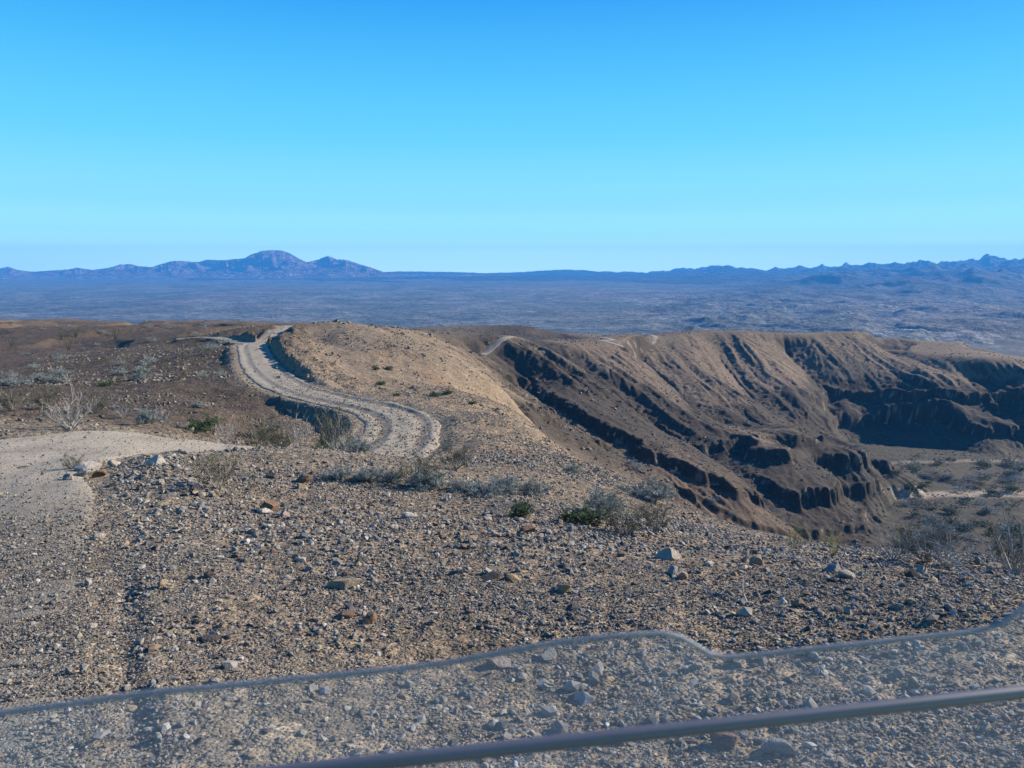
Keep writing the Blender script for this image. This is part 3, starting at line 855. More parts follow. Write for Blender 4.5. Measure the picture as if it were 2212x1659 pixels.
# single rocks: finer shapes cut by flat fracture planes
def rock_mesh(seed, fl=0.6, el=0.75, cuts=9):
    import bmesh
    r = random.Random(seed)
    bm = bmesh.new()
    bmesh.ops.create_icosphere(bm, subdivisions=3, radius=1.0)
    pl = []
    for k in range(cuts):
        n = Vector((r.uniform(-1, 1), r.uniform(-1, 1), r.uniform(-0.5, 1))).normalized()
        pl.append((n, r.uniform(0.40, 0.80)))
    for v in bm.verts:
        for n, d in pl:
            q = v.co.dot(n)
            if q > d: v.co -= n * (q - d) * 0.98
        v.co *= 1 + r.uniform(-0.015, 0.015)
        v.co.y *= el; v.co.z *= fl
    me = bpy.data.meshes.new("rock")
    bm.to_mesh(me); bm.free()
    return me

def rock_mat(name, c):
    m, nt, b = new_mat(name)
    N, L = nt.nodes, nt.links
    t_ = N.new("ShaderNodeTexCoord")
    n1 = N.new("ShaderNodeTexNoise"); n1.inputs['Scale'].default_value = 4; n1.inputs['Detail'].default_value = 8; n1.inputs['Roughness'].default_value = 0.7
    L.new(t_.outputs['Object'], n1.inputs['Vector'])
    cr = N.new("ShaderNodeValToRGB")
    cr.color_ramp.elements[0].position = 0.3; cr.color_ramp.elements[0].color = (c[0] * .6, c[1] * .58, c[2] * .56, 1)
    cr.color_ramp.elements[1].position = 0.7; cr.color_ramp.elements[1].color = (c[0] * 1.25, c[1] * 1.22, c[2] * 1.18, 1)
    L.new(n1.outputs['Fac'], cr.inputs[0]); L.new(cr.outputs[0], b.inputs['Base Color'])
    bp = N.new("ShaderNodeBump"); bp.inputs['Strength'].default_value = 0.5; bp.inputs['Distance'].default_value = 0.15
    L.new(n1.outputs['Fac'], bp.inputs['Height']); L.new(bp.outputs[0], b.inputs['Normal'])
    b.inputs['Roughness'].default_value = 0.9; b.inputs['Specular IOR Level'].default_value = 0.2
    return m
ROCKM = {k: rock_mat(k + "_rock", c) for k, c in dict(pale=(0.32, 0.285, 0.235), tan=(0.26, 0.205, 0.145), brown=(0.17, 0.11, 0.075), dark=(0.075, 0.07, 0.07), grey=(0.22, 0.215, 0.21),
         reddish=(0.17, 0.105, 0.085), pink=(0.27, 0.215, 0.19), white=(0.40, 0.37, 0.33), ochre=(0.27, 0.20, 0.12)).items()}
# u, v of the foot, width in pixels, flatness, length ratio, turn, colour, label
ROCKS = [
    (745, 1272, 78, 0.34, 0.5, 0.05, 'tan', "long flat tan slab of stone, the widest rock in the middle of the gravel"),
    (1105, 1256, 40, 0.75, 0.8, 0.6, 'ochre', "rounded yellow-tan rock with a dark rock touching its left side"),
    (1066, 1250, 58, 0.35, 0.6, 0.2, 'dark', "dark flat rock tucked against the left of a rounded yellow-tan rock"),
    (1215, 1282, 46, 0.8, 0.8, 2.1, 'tan', "angular tan rock with a pointed top on the open gravel"),
    (1236, 1318, 36, 0.6, 0.8, 0.9, 'dark', "dark grey angular rock just below the pointed tan rock"),
    (1448, 1208, 58, 0.5, 0.6, 0.1, 'pale', "broad pale cream rock lying where the bench breaks off to the canyon"),
    (1475, 1252, 42, 0.55, 0.7, 0.4, 'pink', "smooth pinkish rock below the broad cream rock at the bench rim"),
    (1452, 1242, 50, 0.45, 0.7, 1.1, 'grey', "grey rock behind the smooth pinkish rock near the bench rim"),
    (1830, 1250, 40, 0.55, 0.8, 0.3, 'pale', "pale tan block, lit bright, in the row of rocks on the right rim"),
    (1802, 1236, 60, 0.45, 0.6, 0.1, 'grey', "wide grey-tan rock directly behind the bright pale block"),
    (1994, 1240, 34, 0.9, 0.8, 1.2, 'pale', "upright pale pink rock at the right end of the rim rocks"),
    (1968, 1248, 38, 0.7, 0.9, 0.8, 'dark', "dark blue-grey boulder beside the upright pale rock"),
    (1640, 1222, 40, 0.75, 0.8, 0.5, 'tan', "tan squared rock standing on the rim left of the row of pale blocks"),
    (575, 1108, 56, 0.75, 0.75, 0.7, 'brown', "brown lump leaning over a white slab left of centre"),
    (566, 1110, 44, 0.35, 0.5, 0.1, 'white', "white flat slab in front of a brown lump of rock"),
    (614, 1118, 26, 0.9, 0.8, 1.5, 'pink', "small upright pink rock right of the brown lump"),
    (658, 1042, 38, 0.85, 0.85, 0.4, 'brown', "dark reddish-brown boulder on the bench below the turn of the road"),
    (648, 1056, 26, 0.7, 0.8, 1.4, 'tan', "tan rock propped in front of the reddish-brown boulder"),
    (588, 1034, 30, 0.8, 0.8, 0.2, 'dark', "dark brown cobble left of the reddish-brown boulder"),
    (188, 1020, 54, 0.62, 0.7, 0.3, 'white', "largest white rock of the pile beside the near road"),
    (172, 1030, 40, 0.6, 0.7, 0.8, 'grey', "blue-grey rock below the white rock of the roadside pile"),
    (143, 1042, 34, 0.75, 0.7, 2.2, 'pink', "pinkish rock at the left tip of the roadside pile"),
    (212, 1030, 36, 0.7, 0.8, 1.2, 'brown', "dark brown rock right of the white rock in the roadside pile"),
    (335, 1004, 42, 0.7, 0.7, 0.4, 'white', "pale squarish rock in the row along the road edge"),
    (248, 1008, 34, 0.7, 0.8, 0.9, 'pale', "cream rock between the roadside pile and the pale squarish rock"),
    (210, 1164, 34, 0.55, 0.6, 0.7, 'pale', "cream oblong stone on the gravel below the roadside pile"),
    (350, 1270, 28, 0.9, 0.8, 1.3, 'tan', "egg-shaped tan stone beside the road rut"),
    (1078, 1440, 66, 0.5, 0.7, 0.2, 'pink', "large smooth pinkish-grey stone just under the edge of the windscreen"),
    (1186, 1422, 44, 0.55, 0.8, 1.0, 'pale', "cream stone behind the windscreen right of the large pinkish stone"),
    (1290, 1458, 54, 0.6, 0.7, 0.5, 'grey', "mauve-grey stone seen through the top of the windscreen"),
    (1565, 1612, 80, 0.55, 0.8, 0.1, 'reddish', "dull red stone seen below the bar of the windscreen"),
    (1690, 1634, 96, 0.4, 0.55, 2.8, 'grey', "long grey slab right of the dull red stone below the bar"),
    (1270, 1124, 26, 0.7, 0.8, 0.2, 'tan', "tan rock standing by the green plants on the bench rim"),
    (886, 1120, 40, 0.4, 0.6, 0.1, 'white', "whitish flat stone lying below the grey shrubs"),
    (1138, 1150, 40, 0.6, 0.8, 0.7, 'reddish', "rust-brown rock between the pale dead shrub and the rim bushes"),
    (745, 1335, 50, 0.45, 0.6, 0.3, 'reddish', "dark reddish flat rock in the stony patch above the windscreen"),
    (795, 1345, 40, 0.8, 0.8, 1.1, 'brown', "blocky brown rock beside the dark reddish flat rock"),
    (447, 1385, 52, 0.35, 0.55, 0.3, 'dark', "flat black stone on the gravel just right of the rut"),
    (884, 857, 16, 0.7, 0.8, 0.4, 'white', "single white rock on the lower face of the tan hill"),
    (410, 952, 10, 1.0, 0.7, 0.4, 'white', "small white stone standing at the far side of the road, left one of two"),
]
ROCKS[-1] = (415, 932, 10, 1.1, 0.6, 0.4, 'white', "narrow white stone standing upright on the far edge of the near road")
for i, (u, v, w, fl, el, rz, cm, lab) in enumerate(ROCKS):
    x, y, z = hit(u, v)
    r = w * y / FPX * 0.5 * 1.12
    me = rock_mesh(900 + i, fl, el, 8 + i % 4)
    me.materials.append(ROCKM[cm])
    o = bpy.data.objects.new("rock", me); C.objects.link(o)
    o.location = (x, y + r * 0.3, z + r * fl * 0.38); o.scale = (r, r, r); o.rotation_euler = (random.uniform(-.12, .12), random.uniform(-.12, .12), rz)
    tag(o, lab, "rock", "single rocks lying on the gravel bench")
# the many lesser stones that can still be told one by one
protos = []
names = list(ROCKM)
for k in range(18):
    me = rock_mesh(500 + k, random.uniform(.35, .75), random.uniform(.5, .9), 11)
    me.materials.append(ROCKM[names[k % 9]])
    protos.append(me)
rr = random.Random(5)
cnt = 0
while cnt < 240:
    u, v = rr.uniform(60, 2212), 1000 + 640 * rr.random() ** 1.2
    if v < 1045 and u > 1300: continue
    if u < 330 and v > 1050 and u < 330 - 0.30 * (1050 - v) * -0.3: continue
    if v > 1200 and u < 300: continue
    if u > 1480 and v < 1215: continue
    if u > 1150 and v < 1110: continue
    x, y, z = hit(u, v)
    if y > 22: continue
    r = rr.uniform(14, 30) * 0.5 * y / FPX * (0.8 if v > 1200 else 0.75)
    o = bpy.data.objects.new("stone", protos[cnt % 18]); C.objects.link(o)
    o.location = (x, y, z + r * 0.2); o.scale = (r, r, r); o.rotation_euler = (rr.uniform(-.3, .3), rr.uniform(-.3, .3), rr.uniform(0, 6.28))
    tag(o, "ordinary fist-sized angular stone among the gravel of the bench", "stone", "loose stones on the gravel bench")
    cnt += 1

# ------------------------------------------------------------------ plants
class Tubes:
    def __init__(self): self.V = []; self.F = []; self.n = 0
    def add(self, P_, r0, r1, sides=3):
        m = len(P_)
        for i, p in enumerate(P_):
            d = (P_[min(i + 1, m - 1)] - P_[max(i - 1, 0)]).normalized()
            a = d.cross(Vector((0.31, 0.77, 0.55))).normalized(); b = d.cross(a)
            r = r0 + (r1 - r0) * i / (m - 1)
            for k in range(sides):
                t = 2 * math.pi * k / sides
                self.V.append(p + a * (r * math.cos(t)) + b * (r * math.sin(t)))
        for i in range(m - 1):
            for k in range(sides):
                a0 = self.n + i * sides + k; a1 = self.n + i * sides + (k + 1) % sides
                self.F.append((a0, a1, a1 + sides, a0 + sides))
        self.n += m * sides
    def arrays(self): return np.array([tuple(v) for v in self.V]), np.array(self.F)

def walk(r, p, d, L, n=5, jit=0.16, up=0.05):
    out = [p.copy()]
    for k in range(n):
        d = (d + Vector((r.uniform(-jit, jit), r.uniform(-jit, jit), r.uniform(-jit, jit) + up))).normalized()
        p = p + d * (L / n)
        out.append(p.copy())
    return out, d

def leaf_quads(pts, size, rng_, jit):
    pts = np.array(pts); n = len(pts)
    c = pts + rng_.normal(0, jit, (n, 3))
    a = rng_.normal(0, 1, (n, 3)); a /= np.linalg.norm(a, axis=1)[:, None]
    b = rng_.normal(0, 1, (n, 3)); b -= a * (a * b).sum(1)[:, None]; b /= np.linalg.norm(b, axis=1)[:, None]
    s_ = size * rng_.uniform(0.6, 1.4, (n, 1))
    V = np.stack([c - a * s_, c + b * s_ * 0.45, c + a * s_, c - b * s_ * 0.45], 1).reshape(-1, 3)
    return V, np.arange(n * 4).reshape(-1, 4)

def shrub(kind, seed):
    """unit-height shrub: arrays of its stems and of its leaves"""
    r = random.Random(seed); g = np.random.default_rng(seed)
    T = Tubes(); tips = []
    cfg = dict(creosote=(20, 1.0, (0.15, 1.0), 4, 3, 0.013), dead=(15, 1.0, (0.1, 1.05), 4, 3, 0.013), brittle=(46, 1.0, (0.0, 1.35), 2, 2, 0.012),
               tuft=(40, 1.0, (0.0, 1.35), 2, 1, 0.012), ocotillo=(13, 1.0, (0.05, 0.55), 0, 0, 0.012), wispy=(26, 1.0, (0.05, 0.7), 3, 3, 0.006), lying=(9, 1.0, (1.35, 1.62), 4, 3, 0.013))[kind]
    ns, L0, (ta, tb), n1, n2, rad = cfg
    for i in range(ns):
        th = ta + (tb - ta) * math.sqrt(r.random()); ph = 6.283 * (i + r.random() * 0.8) / ns
        if kind == 'lying': ph = r.uniform(-0.6, 0.6) + (math.pi if i > 6 else 0)
        d = Vector((math.sin(th) * math.cos(ph), math.sin(th) * math.sin(ph), math.cos(th)))
        L = L0 * r.uniform(0.6, 1.05)
        p0 = Vector((r.uniform(-.05, .05), r.uniform(-.05, .05), -0.03))
        up = 0.0 if kind in ('lying', 'ocotillo') else 0.05
        path, dd = walk(r, p0, d, L, 6, 0.10 if kind == 'ocotillo' else 0.19, up)
        rs = rad * r.uniform(0.7, 1.2)
        T.add(path, rs, rs * 0.45, 4 if kind in ('dead', 'lying') else 3)
        if kind == 'ocotillo':
            tips += [tuple(q.lerp(path[k + 1], r.random())) for k, q in enumerate(path[:-1]) for _ in range(7)]
        for j in range(n1):
            k = r.randint(2, 5); f = r.random()
            q = path[k].lerp(path[min(k + 1, 6)], f)
            d1 = (dd + Vector((r.uniform(-1, 1), r.uniform(-1, 1), r.uniform(-.5, .6))) * 0.8).normalized()
            p1, d2 = walk(r, q, d1, L * r.uniform(0.22, 0.45), 4, 0.2, up)
            T.add(p1, rs * 0.5, rs * 0.2)
            tips += [tuple(z_) for z_ in p1[1:]]
            for m in range(n2):
                q2 = p1[r.randint(1, 4)]
                d3 = (d2 + Vector((r.uniform(-1, 1), r.uniform(-1, 1), r.uniform(-.5, .6))) * 0.9).normalized()
                p2, _ = walk(r, q2, d3, L * r.uniform(0.1, 0.24), 3, 0.2, up)
                T.add(p2, rs * 0.28, rs * 0.12)
                tips += [tuple(z_) for z_ in p2[1:]]
    V, F = T.arrays()
    tips = np.array(tips)
    lv = None
    per = dict(creosote=(6, 0.017, 0.035), brittle=(13, 0.027, 0.05), tuft=(13, 0.034, 0.045), ocotillo=(3, 0.016, 0.012), wispy=(1, 0.012, 0.02)).get(kind)
    if per:
        n, sz, jt = per
        pts = np.repeat(tips, n, 0)
        if kind == 'creosote': pts = pts[(fbm(pts[:, 0] * 3.1 + seed, pts[:, 2] * 3.1 + pts[:, 1] * 2, 2, seed) > -0.15)]
        lv = leaf_quads(pts, sz, g, jt)
    zt = np.percentile(V[:, 2], 99.5) if kind != 'lying' else 1.0
    V = V / zt
    if lv is not None: lv = (lv[0] / zt, lv[1])
    return V, F, lv

def plain_mat(name, c, var=0.35, rough=0.8, trans=0.0):
    m, nt, b = new_mat(name)
    N, L = nt.nodes, nt.links
    t_ = N.new("ShaderNodeTexCoord")
    no = N.new("ShaderNodeTexNoise"); no.inputs['Scale'].default_value = 6; no.inputs['Detail'].default_value = 6
    L.new(t_.outputs['Object'], no.inputs['Vector'])
    cr = N.new("ShaderNodeValToRGB")
    cr.color_ramp.elements[0].position = 0.3; cr.color_ramp.elements[0].color = (*[q * (1 - var) for q in c], 1)
    cr.color_ramp.elements[1].position = 0.7; cr.color_ramp.elements[1].color = (*[q * (1 + var) for q in c], 1)
    L.new(no.outputs['Fac'], cr.inputs[0]); L.new(cr.outputs[0], b.inputs['Base Color'])
    b.inputs['Roughness'].default_value = rough; b.inputs['Specular IOR Level'].default_value = 0.2
    return m
BARK = dict(creosote=plain_mat("grey_brown_bark", (0.20, 0.185, 0.165)), dead=plain_mat("bleached_wood", (0.27, 0.255, 0.24)), brittle=plain_mat("pale_twigs", (0.24, 0.23, 0.20)),
            tuft=plain_mat("green_twigs", (0.10, 0.11, 0.06)), ocotillo=plain_mat("thorny_bark", (0.07, 0.075, 0.05)), wispy=plain_mat("straw_stems", (0.22, 0.20, 0.09)), lying=plain_mat("weathered_wood", (0.30, 0.275, 0.24)))
LEAF = dict(creosote=plain_mat("olive_leaves", (0.088, 0.086, 0.046)), brittle=plain_mat("silver_leaves", (0.22, 0.245, 0.23)), tuft=plain_mat("fresh_green_leaves", (0.075, 0.108, 0.05)),
            ocotillo=plain_mat("small_green_leaves", (0.06, 0.095, 0.03)), wispy=plain_mat("yellow_green_leaves", (0.20, 0.20, 0.06)), yellow=plain_mat("yellow_olive_leaves", (0.125, 0.115, 0.03)))
NAME = dict(creosote="creosote_bush", dead="dead_shrub", brittle="grey_shrub", tuft="green_plant", ocotillo="ocotillo", wispy="straw_bush", lying="fallen_branch")
CAT = dict(creosote="bush", dead="dead shrub", brittle="shrub", tuft="plant", ocotillo="ocotillo", wispy="bush", lying="branch")
PROTO = {}
def proto_mesh(kind, k):
    key = (kind, k)
    if key not in PROTO:
        V, F, lv = shrub(kind, 1000 + 37 * k + len(kind))
        a = mesh_np("stems", V, F, BARK[kind]); ma = a.data; bpy.data.objects.remove(a)
        mb = None
        if lv is not None:
            b_ = mesh_np("leaves", lv[0], lv[1], LEAF[kind]); mb = b_.data; bpy.data.objects.remove(b_)
        PROTO[key] = (ma, mb)
    return PROTO[key]

def plant(kind, k, loc, h, rz, label, wide=1.0, group=None, leafmat=None):
    ma, mb = proto_mesh(kind, k)
    e = empty(NAME[kind], loc, rz)
    e.scale = (h * wide, h * wide, h)
    tag(e, label, CAT[kind], group)
    a = bpy.data.objects.new("stems", ma); C.objects.link(a); a.parent = e
    if mb is not None:
        if leafmat:
            mb = mb.copy(); mb.materials[0] = leafmat
        b_ = bpy.data.objects.new("leaves", mb); C.objects.link(b_); b_.parent = e
    return e

def spot(u, v, Y):
    if Y is None: return hit(u, v)
    s_, t_ = st(u, v); x = s_ * Y
    return x, Y, float(H(np.array([x]), np.array([Y]))[0])

PLANTS = [  # kind, u, v (foot), distance or None, height in pixels, width factor, label
    ('dead', 152, 928, None, 92, 1.0, "bare bleached shrub with long forked stems beyond the far side of the near road"),
    ('creosote', 28, 888, None, 52, 1.1, "dark olive bush at the left border above the near road"),
    ('creosote', 102, 884, None, 46, 1.1, "dark olive bush just left of the bleached shrub"),
    ('creosote', 205, 893, None, 48, 1.3, "low dark bush right behind the bleached shrub"),
    ('dead', 268, 903, None, 34, 1.3, "low tangle of grey twigs right of the bleached shrub"),
    ('brittle', 318, 914, None, 28, 1.0, "small pale silver shrub at the far edge of the near road"),
    ('dead', 348, 908, None, 34, 1.2, "thin grey twigs leaning right of the small pale silver shrub"),
    ('tuft', 440, 932, None, 30, 1.5, "low green plant at the road bend left of a bare twiggy shrub"),
    ('dead', 488, 945, 19.5, 58, 1.0, "bare twiggy shrub where the near road disappears over the edge"),
    ('creosote', 560, 950, 20.5, 80, 1.0, "dark bush in the hollow, left of its twin"),
    ('creosote', 600, 955, 19.5, 76, 1.0, "dark bush with black stems in the middle of the hollow"),
    ('dead', 648, 962, 18.0, 92, 0.75, "tall bare whip-like shrub at the rim of the hollow"),
    ('creosote', 722, 955, 22.0, 112, 0.75, "tall green-topped bush beside the shadowed bank of the road"),
    ('dead', 745, 950, 21.0, 60, 1.3, "silvery bare branches spreading under the green-topped bush"),
    ('tuft', 690, 962, 18.5, 26, 1.3, "small green plant below the green-topped bush"),
    ('brittle', 740, 974, None, 24, 1.2, "round silver-green shrub left of another near the road turn"),
    ('brittle', 778, 978, None, 26, 1.3, "round silver shrub closest to the lower end of the curving road"),
    ('creosote', 772, 968, 20.0, 30, 1.2, "small olive bush just above the two round silver shrubs"),
    ('creosote', 160, 1016, None, 36, 1.2, "small bright olive bush growing by the roadside rock pile"),
    ('creosote', 212, 1012, None, 20, 1.3, "tiny olive bush among the rocks right of the bright olive bush"),
    ('creosote', 470, 1058, None, 78, 1.2, "sparse brown-olive bush with grey base alone on the gravel bench"),
    ('brittle', 730, 1036, None, 28, 1.3, "silver shrub, first of three in a row from the left"),
    ('brittle', 795, 1040, None, 28, 1.5, "silver shrub, middle one of three in a row"),
    ('brittle', 842, 1042, None, 26, 1.4, "greenish silver shrub, last of three in a row"),
    ('creosote', 905, 1052, None, 76, 1.2, "large half-leafless bush in front of the smooth gravel spur"),
    ('creosote', 985, 1014, None, 62, 1.0, "olive bush higher on the spur, right of the large half-leafless bush"),
    ('brittle', 925, 1056, None, 36, 1.5, "grey shrub at the foot of the large half-leafless bush"),
    ('brittle', 1002, 1062, None, 24, 1.8, "low flat grey shrub right of the large half-leafless bush"),
    ('brittle', 1052, 1076, None, 32, 1.5, "dense grey shrub behind the pale dead shrub"),
    ('brittle', 1092, 1066, None, 34, 1.2, "green-grey shrub above the pale dead shrub"),
    ('brittle', 1148, 1072, None, 34, 1.1, "round isolated silver shrub on the stony slope"),
    ('dead', 1086, 1116, None, 54, 0.9, "dense pale dead shrub at the rim of the bench"),
    ('tuft', 1126, 1114, None, 30, 1.2, "green plant touching the right of the pale dead shrub"),
    ('brittle', 1236, 1022, None, 18, 1.3, "small grey shrub high on the edge of the spur"),
    ('tuft', 1268, 1130, None, 34, 1.4, "bright green plant left of the widest rim bush"),
    ('tuft', 1228, 1128, None, 24, 1.2, "smaller green plant at the left end of the rim bushes"),
    ('creosote', 1352, 1154, None, 84, 1.25, "widest bush on the rim, grey-green with black lower branches"),
    ('brittle', 1304, 1112, None, 48, 1.1, "tall grey shrub behind the widest rim bush"),
    ('creosote', 1418, 1150, None, 62, 1.0, "olive bush at the right end of the rim bushes above the drop"),
    ('brittle', 1402, 1082, None, 42, 1.5, "silver-green shrub hanging on the skyline of the spur"),
    ('wispy', 1718, 1200, 9.6, 66, 1.0, "wispy yellow-green bush on the right rim, leftmost of two"),
    ('wispy', 1800, 1202, 9.4, 60, 1.1, "wispy yellow-green bush leaning near the twiggy bush"),
    ('dead', 1932, 1206, 8.7, 92, 0.9, "twiggy grey bush with a thick dark base on the right rim"),
    ('dead', 2042, 1218, 8.2, 112, 0.95, "bare many-stemmed bush in the centre of the right rim"),
    ('creosote', 2000, 1218, 8.6, 84, 1.1, "thin olive bush tangled left of the bare many-stemmed bush"),
    ('dead', 2196, 1228, 7.8, 140, 1.0, "large bare bush reaching in from the right border"),
    ('creosote', 2180, 1222, 8.6, 110, 0.8, "thin olive bush behind the large bare bush at the right border"),
    ('lying', 1618, 1306, None, 120, 1.0, "bleached broken branch lying flat on the gravel"),
    ('lying', 2110, 1248, None, 130, 1.0, "tangle of dead grey twigs lying below the right rim bushes"),
    ('ocotillo', 149, 757, None, 27, 0.9, "tallest ocotillo on the left plateau, above a dark gully"),
    ('ocotillo', 26, 750, None, 20, 0.9, "pale green ocotillo nearest the left border"),
    ('ocotillo', 164, 728, None, 20, 0.9, "ocotillo farther back, just right of the tallest one"),
    ('ocotillo', 133, 733, None, 16, 0.9, "small ocotillo between two taller ones on the left plateau"),
    ('ocotillo', 249, 734, None, 22, 0.7, "narrow dark ocotillo standing alone right of the others"),
    ('brittle', 304, 820, None, 15, 1.3, "silver shrub in the middle of the dark left slope"),
    ('brittle', 428, 880, None, 11, 1.6, "flat silver shrub low on the dark slope, nearest the hollow"),
    ('creosote', 359, 802, None, 18, 1.2, "dark bush casting a shadow in the middle of the dark slope"),
    ('creosote', 273, 798, None, 17, 1.2, "dark bush left of the silver shrub on the dark slope"),
    ('brittle', 85, 824, None, 15, 1.6, "silver shrub cluster low at the left of the dark slope"),
    ('brittle', 20, 832, None, 13, 1.8, "flat silver shrub touching the left border"),
    ('tuft', 226, 834, None, 11, 1.6, "dull green low plant left of centre on the dark slope"),
    ('brittle', 113, 828, None, 12, 1.5, "small silver shrub beside the cluster at the left"),
    ('tuft', 811, 799, None, 8, 1.4, "green tuft on the tan hill, left one of the upper pair"),
    ('tuft', 839, 799, None, 8, 1.5, "green tuft on the tan hill, right one of the upper pair"),
    ('tuft', 824, 832, None, 9, 1.4, "green tuft under the upper pair on the tan hill"),
    ('tuft', 856, 856, None, 8, 1.5, "green tuft left of the white rock on the tan hill"),
    ('tuft', 938, 858, None, 10, 1.5, "green tuft right of the white rock on the tan hill"),
    ('tuft', 968, 851, None, 9, 1.5, "green tuft farther right of the white rock on the tan hill"),
    ('tuft', 1020, 874, None, 9, 1.6, "green tuft at the right foot of the tan hill"),
    ('creosote', 840, 754, None, 14, 1.0, "dark bush near the skyline of the tan hill"),
    ('creosote', 719, 792, None, 15, 1.0, "thin brown bush on the tan hill beside the cut bank"),
]
for i, (kind, u, v, Y, hp, wd, lab) in enumerate(PLANTS):
    x, y, z = spot(u, v, Y)
    plant(kind, i % 3, (x, y, z), hp * y / FPX * 1.16, i * 2.39, lab, wd * 0.9, None, LEAF['yellow'] if ('bright olive' in lab or 'tiny olive' in lab) else None)

# scrub too small to show its parts: one mesh each
def merged(kind, k):
    ma, mb = proto_mesh(kind, k)
    V = np.empty(len(mb.vertices) * 3, np.float32); mb.vertices.foreach_get("co", V)
    F = np.empty(len(mb.loops), np.int32); mb.loops.foreach_get("vertex_index", F)
    V = V.reshape(-1, 3); F = F.reshape(-1, 4)
    sel = np.random.default_rng(k).choice(len(F), 800, replace=False)
    q = V[F[sel]]
    c = q.mean(1, keepdims=True)
    q = c + (q - c) * 2.1
    o = mesh_np("scrub", q.reshape(-1, 3), np.arange(len(sel) * 4).reshape(-1, 4), LEAF[kind]); me = o.data; bpy.data.objects.remove(o)
    return me
SCR = {'grey': merged('brittle', 0), 'olive': merged('creosote', 1), 'green': merged('tuft', 2)}
def scatter_scrub(n, region, kinds, size, label, group, seed, ymin=50):
    r = random.Random(seed); c = 0; tries = 0
    while c < n and tries < n * 30:
        tries += 1
        u, v = region(r)
        x, y, z = hit(u, v, 14)
        off, _, rw = road_near(np.array([x]), np.array([y]))
        if abs(off[0]) < rw[0] * 0.8 or y < ymin or y > 425: continue
        k = r.choice(kinds)
        o = bpy.data.objects.new("scrub_bush", SCR[k]); C.objects.link(o)
        h = r.uniform(*size)
        o.location = (x, y, z); o.scale = (h * 1.3, h * 1.3, h); o.rotation_euler = (0, 0, r.uniform(0, 6.28))
        tag(o, label, "scrub", group)
        c += 1
scatter_scrub(100, lambda r: (r.uniform(0, 540), 695 + 190 * r.random() ** 1.4), ['olive', 'grey', 'olive'], (0.3, 0.75), "small low desert bush dotted over the dark slope and plateau at the left", "scrub on the left plateau", 3)
scatter_scrub(110, lambda r: (r.uniform(1930, 2212), r.uniform(988, 1190)), ['grey', 'olive', 'green'], (1.0, 2.6), "rounded bush growing on the floor of the canyon by the sandy wash", "bushes on the canyon floor", 4, 120)
scatter_scrub(80, lambda r: (r.uniform(1120, 2000), r.uniform(880, 1180)), ['grey', 'olive'], (0.4, 1.1), "small grey-green bush on the lower slopes of the canyon side", "scrub on the canyon slopes", 5, 100)

# ------------------------------------------------------------------ the vehicle's folding windscreen, in front of the eye
def on_pane(u, v):
    s_, t_ = st(u, v)
    Y = 0.565 / (1 - 0.17 * s_ + 0.30 * t_)
    return Vector((s_ * Y, Y, t_ * Y + EYE))
def pane_at(x, zr):   # point of the pane's plane
    return Vector((x, 0.565 + 0.17 * x - 0.30 * zr, zr + EYE))
ws = empty("windscreen", (0, 0.6, 0.9))
tag(ws, "hazy clear plastic half windscreen with a grey hinge bar across the foreground", "windscreen")
def child(o): o.parent = ws; o.matrix_parent_inverse = ws.matrix_basis.inverted(); return o
def ws_empty_fix():
    pass
edge_px = [(-60, 1549), (0, 1540), (150, 1521), (300, 1500), (520, 1478), (760, 1455), (900, 1440), (1000, 1426), (1100, 1406), (1200, 1389), (1330, 1374), (1430, 1368), (1468, 1376), (1500, 1394), (1530, 1412), (1568, 1420), (1640, 1415), (1700, 1408), (1850, 1392), (2000, 1375), (2080, 1367), (2130, 1359), (2165, 1346), (2212, 1311), (2250, 1270)]
top = [on_pane(u, v) for u, v in edge_px]
left = [pane_at(-0.60, -0.352)]
right = [on_pane(2290, 1225), pane_at(0.60, -0.19)]
top = left + top + right
bot = [pane_at(p.x, -0.78) for p in top]
nrm = Vector((-0.17, 1, 0.30)).normalized()
V = []
for p, q in zip(top, bot): V += [p - nrm * 0.0015, p + nrm * 0.0015, q - nrm * 0.0015, q + nrm * 0.0015]
F = []
for i in range(len(top) - 1):
    a, b = i * 4, (i + 1) * 4
    F += [(a, a + 2, b + 2, b), (a + 1, b + 1, b + 3, a + 3), (a, b, b + 1, a + 1), (a + 2, a + 3, b + 3, b + 2)]
n_ = (len(top) - 1) * 4
F += [(0, 1, 3, 2), (n_, n_ + 2, n_ + 3, n_ + 1)]
m, nt, b = new_mat("hazy_plastic")
N, L = nt.nodes, nt.links
tr = N.new("ShaderNodeBsdfTransparent"); tr.inputs[0].default_value = (0.93, 0.95, 0.97, 1)
df = N.new("ShaderNodeBsdfTranslucent"); df.inputs[0].default_value = (0.55, 0.62, 0.74, 1)
d2 = N.new("ShaderNodeBsdfDiffuse"); d2.inputs[0].default_value = (0.50, 0.58, 0.70, 1)
ad = N.new("ShaderNodeMixShader"); ad.inputs[0].default_value = 0.5
L.new(df.outputs[0], ad.inputs[1]); L.new(d2.outputs[0], ad.inputs[2])
mx = N.new("ShaderNodeMixShader")
tcn = N.new("ShaderNodeTexCoord"); no = N.new("ShaderNodeTexNoise"); no.inputs['Scale'].default_value = 5; no.inputs['Detail'].default_value = 7
L.new(tcn.outputs['Object'], no.inputs['Vector'])
mr = N.new("ShaderNodeMapRange"); mr.inputs[1].default_value = 0.3; mr.inputs[2].default_value = 0.75; mr.inputs[3].default_value = 0.03; mr.inputs[4].default_value = 0.085
L.new(no.outputs['Fac'], mr.inputs[0]); L.new(mr.outputs[0], mx.inputs[0])
L.new(tr.outputs[0], mx.inputs[1]); L.new(ad.outputs[0], mx.inputs[2])
L.new(mx.outputs[0], N["Material Output"].inputs['Surface'])
nt.nodes.remove(b)
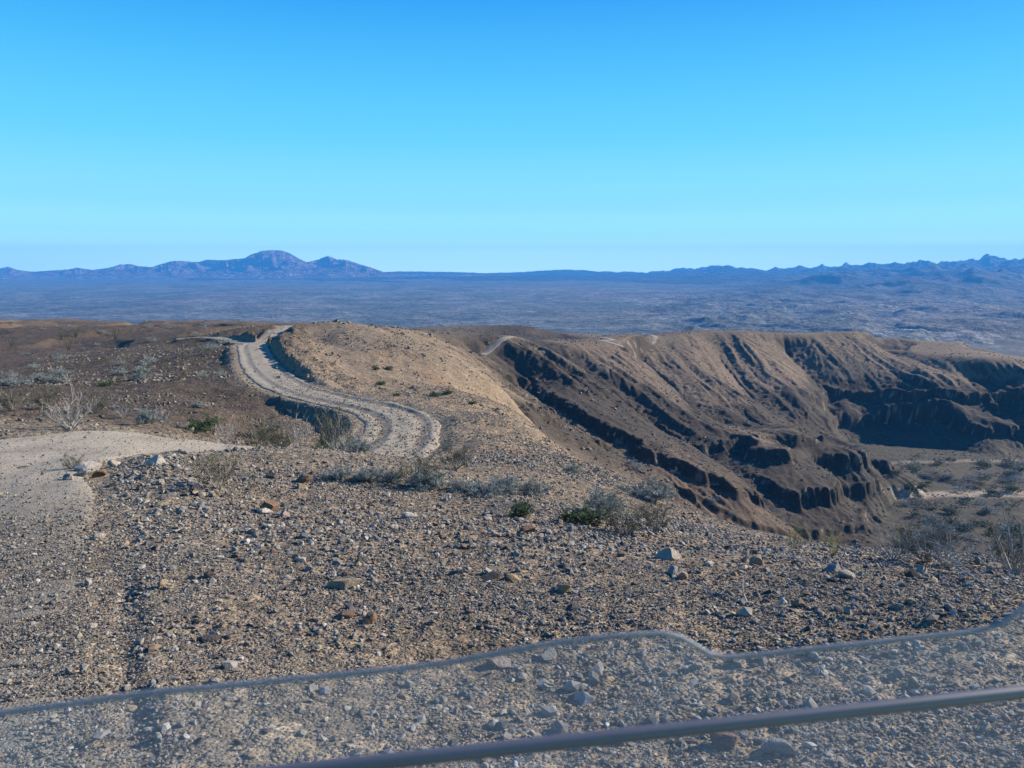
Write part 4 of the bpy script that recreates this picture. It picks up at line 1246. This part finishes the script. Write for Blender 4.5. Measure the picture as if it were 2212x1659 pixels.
pane = mesh_np("pane", np.array([tuple(v) for v in V]), np.array(F), m)
child(pane)
def tube_obj(name, pts, r, mat, sides=12, parent=True):
    T = Tubes(); T.add(pts, r, r, sides); a, f = T.arrays()
    o = mesh_np(name, a, f, mat, smooth=True)
    if parent: child(o)
    return o
M_edge = plain_mat("edge_trim", (0.16, 0.18, 0.225), 0.1, 0.5)
M_bar = plain_mat("hinge_bar_plastic", (0.075, 0.076, 0.10), 0.1, 0.5)
M_bar.node_tree.nodes["Principled BSDF"].inputs['Specular IOR Level'].default_value = 0.6
M_edge.node_tree.nodes['Principled BSDF'].inputs['Alpha'].default_value = 0.65
tube_obj("edge_trim", top, 0.0028, M_edge)
tube_obj("hinge_bar", [pane_at(x, -0.4315 + 0.012 * (x + 0.25)) - nrm * 0.010 for x in np.linspace(-0.60, 0.60, 9)], 0.0068, M_bar, 14)
for x in (-0.615, 0.615):
    tube_obj("post", [pane_at(x, z_) for z_ in (-0.10, -0.4, -0.8)], 0.016, M_bar, 12)
# cowl the windscreen stands on, down to the bonnet
M_body = plain_mat("dull_paint", (0.10, 0.11, 0.13), 0.1, 0.4)
def loft(name, secs, mat):
    V = []; k = len(secs[0])
    for s_ in secs: V += s_
    F = []
    for i in range(len(secs) - 1):
        for j in range(k - 1):
            a = i * k + j
            F.append((a, a + 1, a + 1 + k, a + k))
    return child(mesh_np(name, np.array(V), np.array(F), mat, smooth=True))
secs = []
for y_, zt, hw in ((0.52, 1.06, 0.66), (0.75, 1.10, 0.66), (0.90, 1.07, 0.66), (1.15, 0.90, 0.64), (1.45, 0.66, 0.60), (1.62, 0.48, 0.55), (1.66, 0.30, 0.52)):
    secs.append([(-hw, y_ - .10, 0.28), (-hw, y_ - .10, zt - 0.08), (-hw + 0.05, y_ - .1, zt - 0.01), (-hw * .5, y_ - 0.05, zt + 0.01), (0, y_, zt + 0.015), (hw * .5, y_ + 0.05, zt + 0.01), (hw - 0.05, y_ + .1, zt - 0.01), (hw, y_ + .1, zt - 0.08), (hw, y_ + .1, 0.28)])
loft("cowl", secs, M_body)
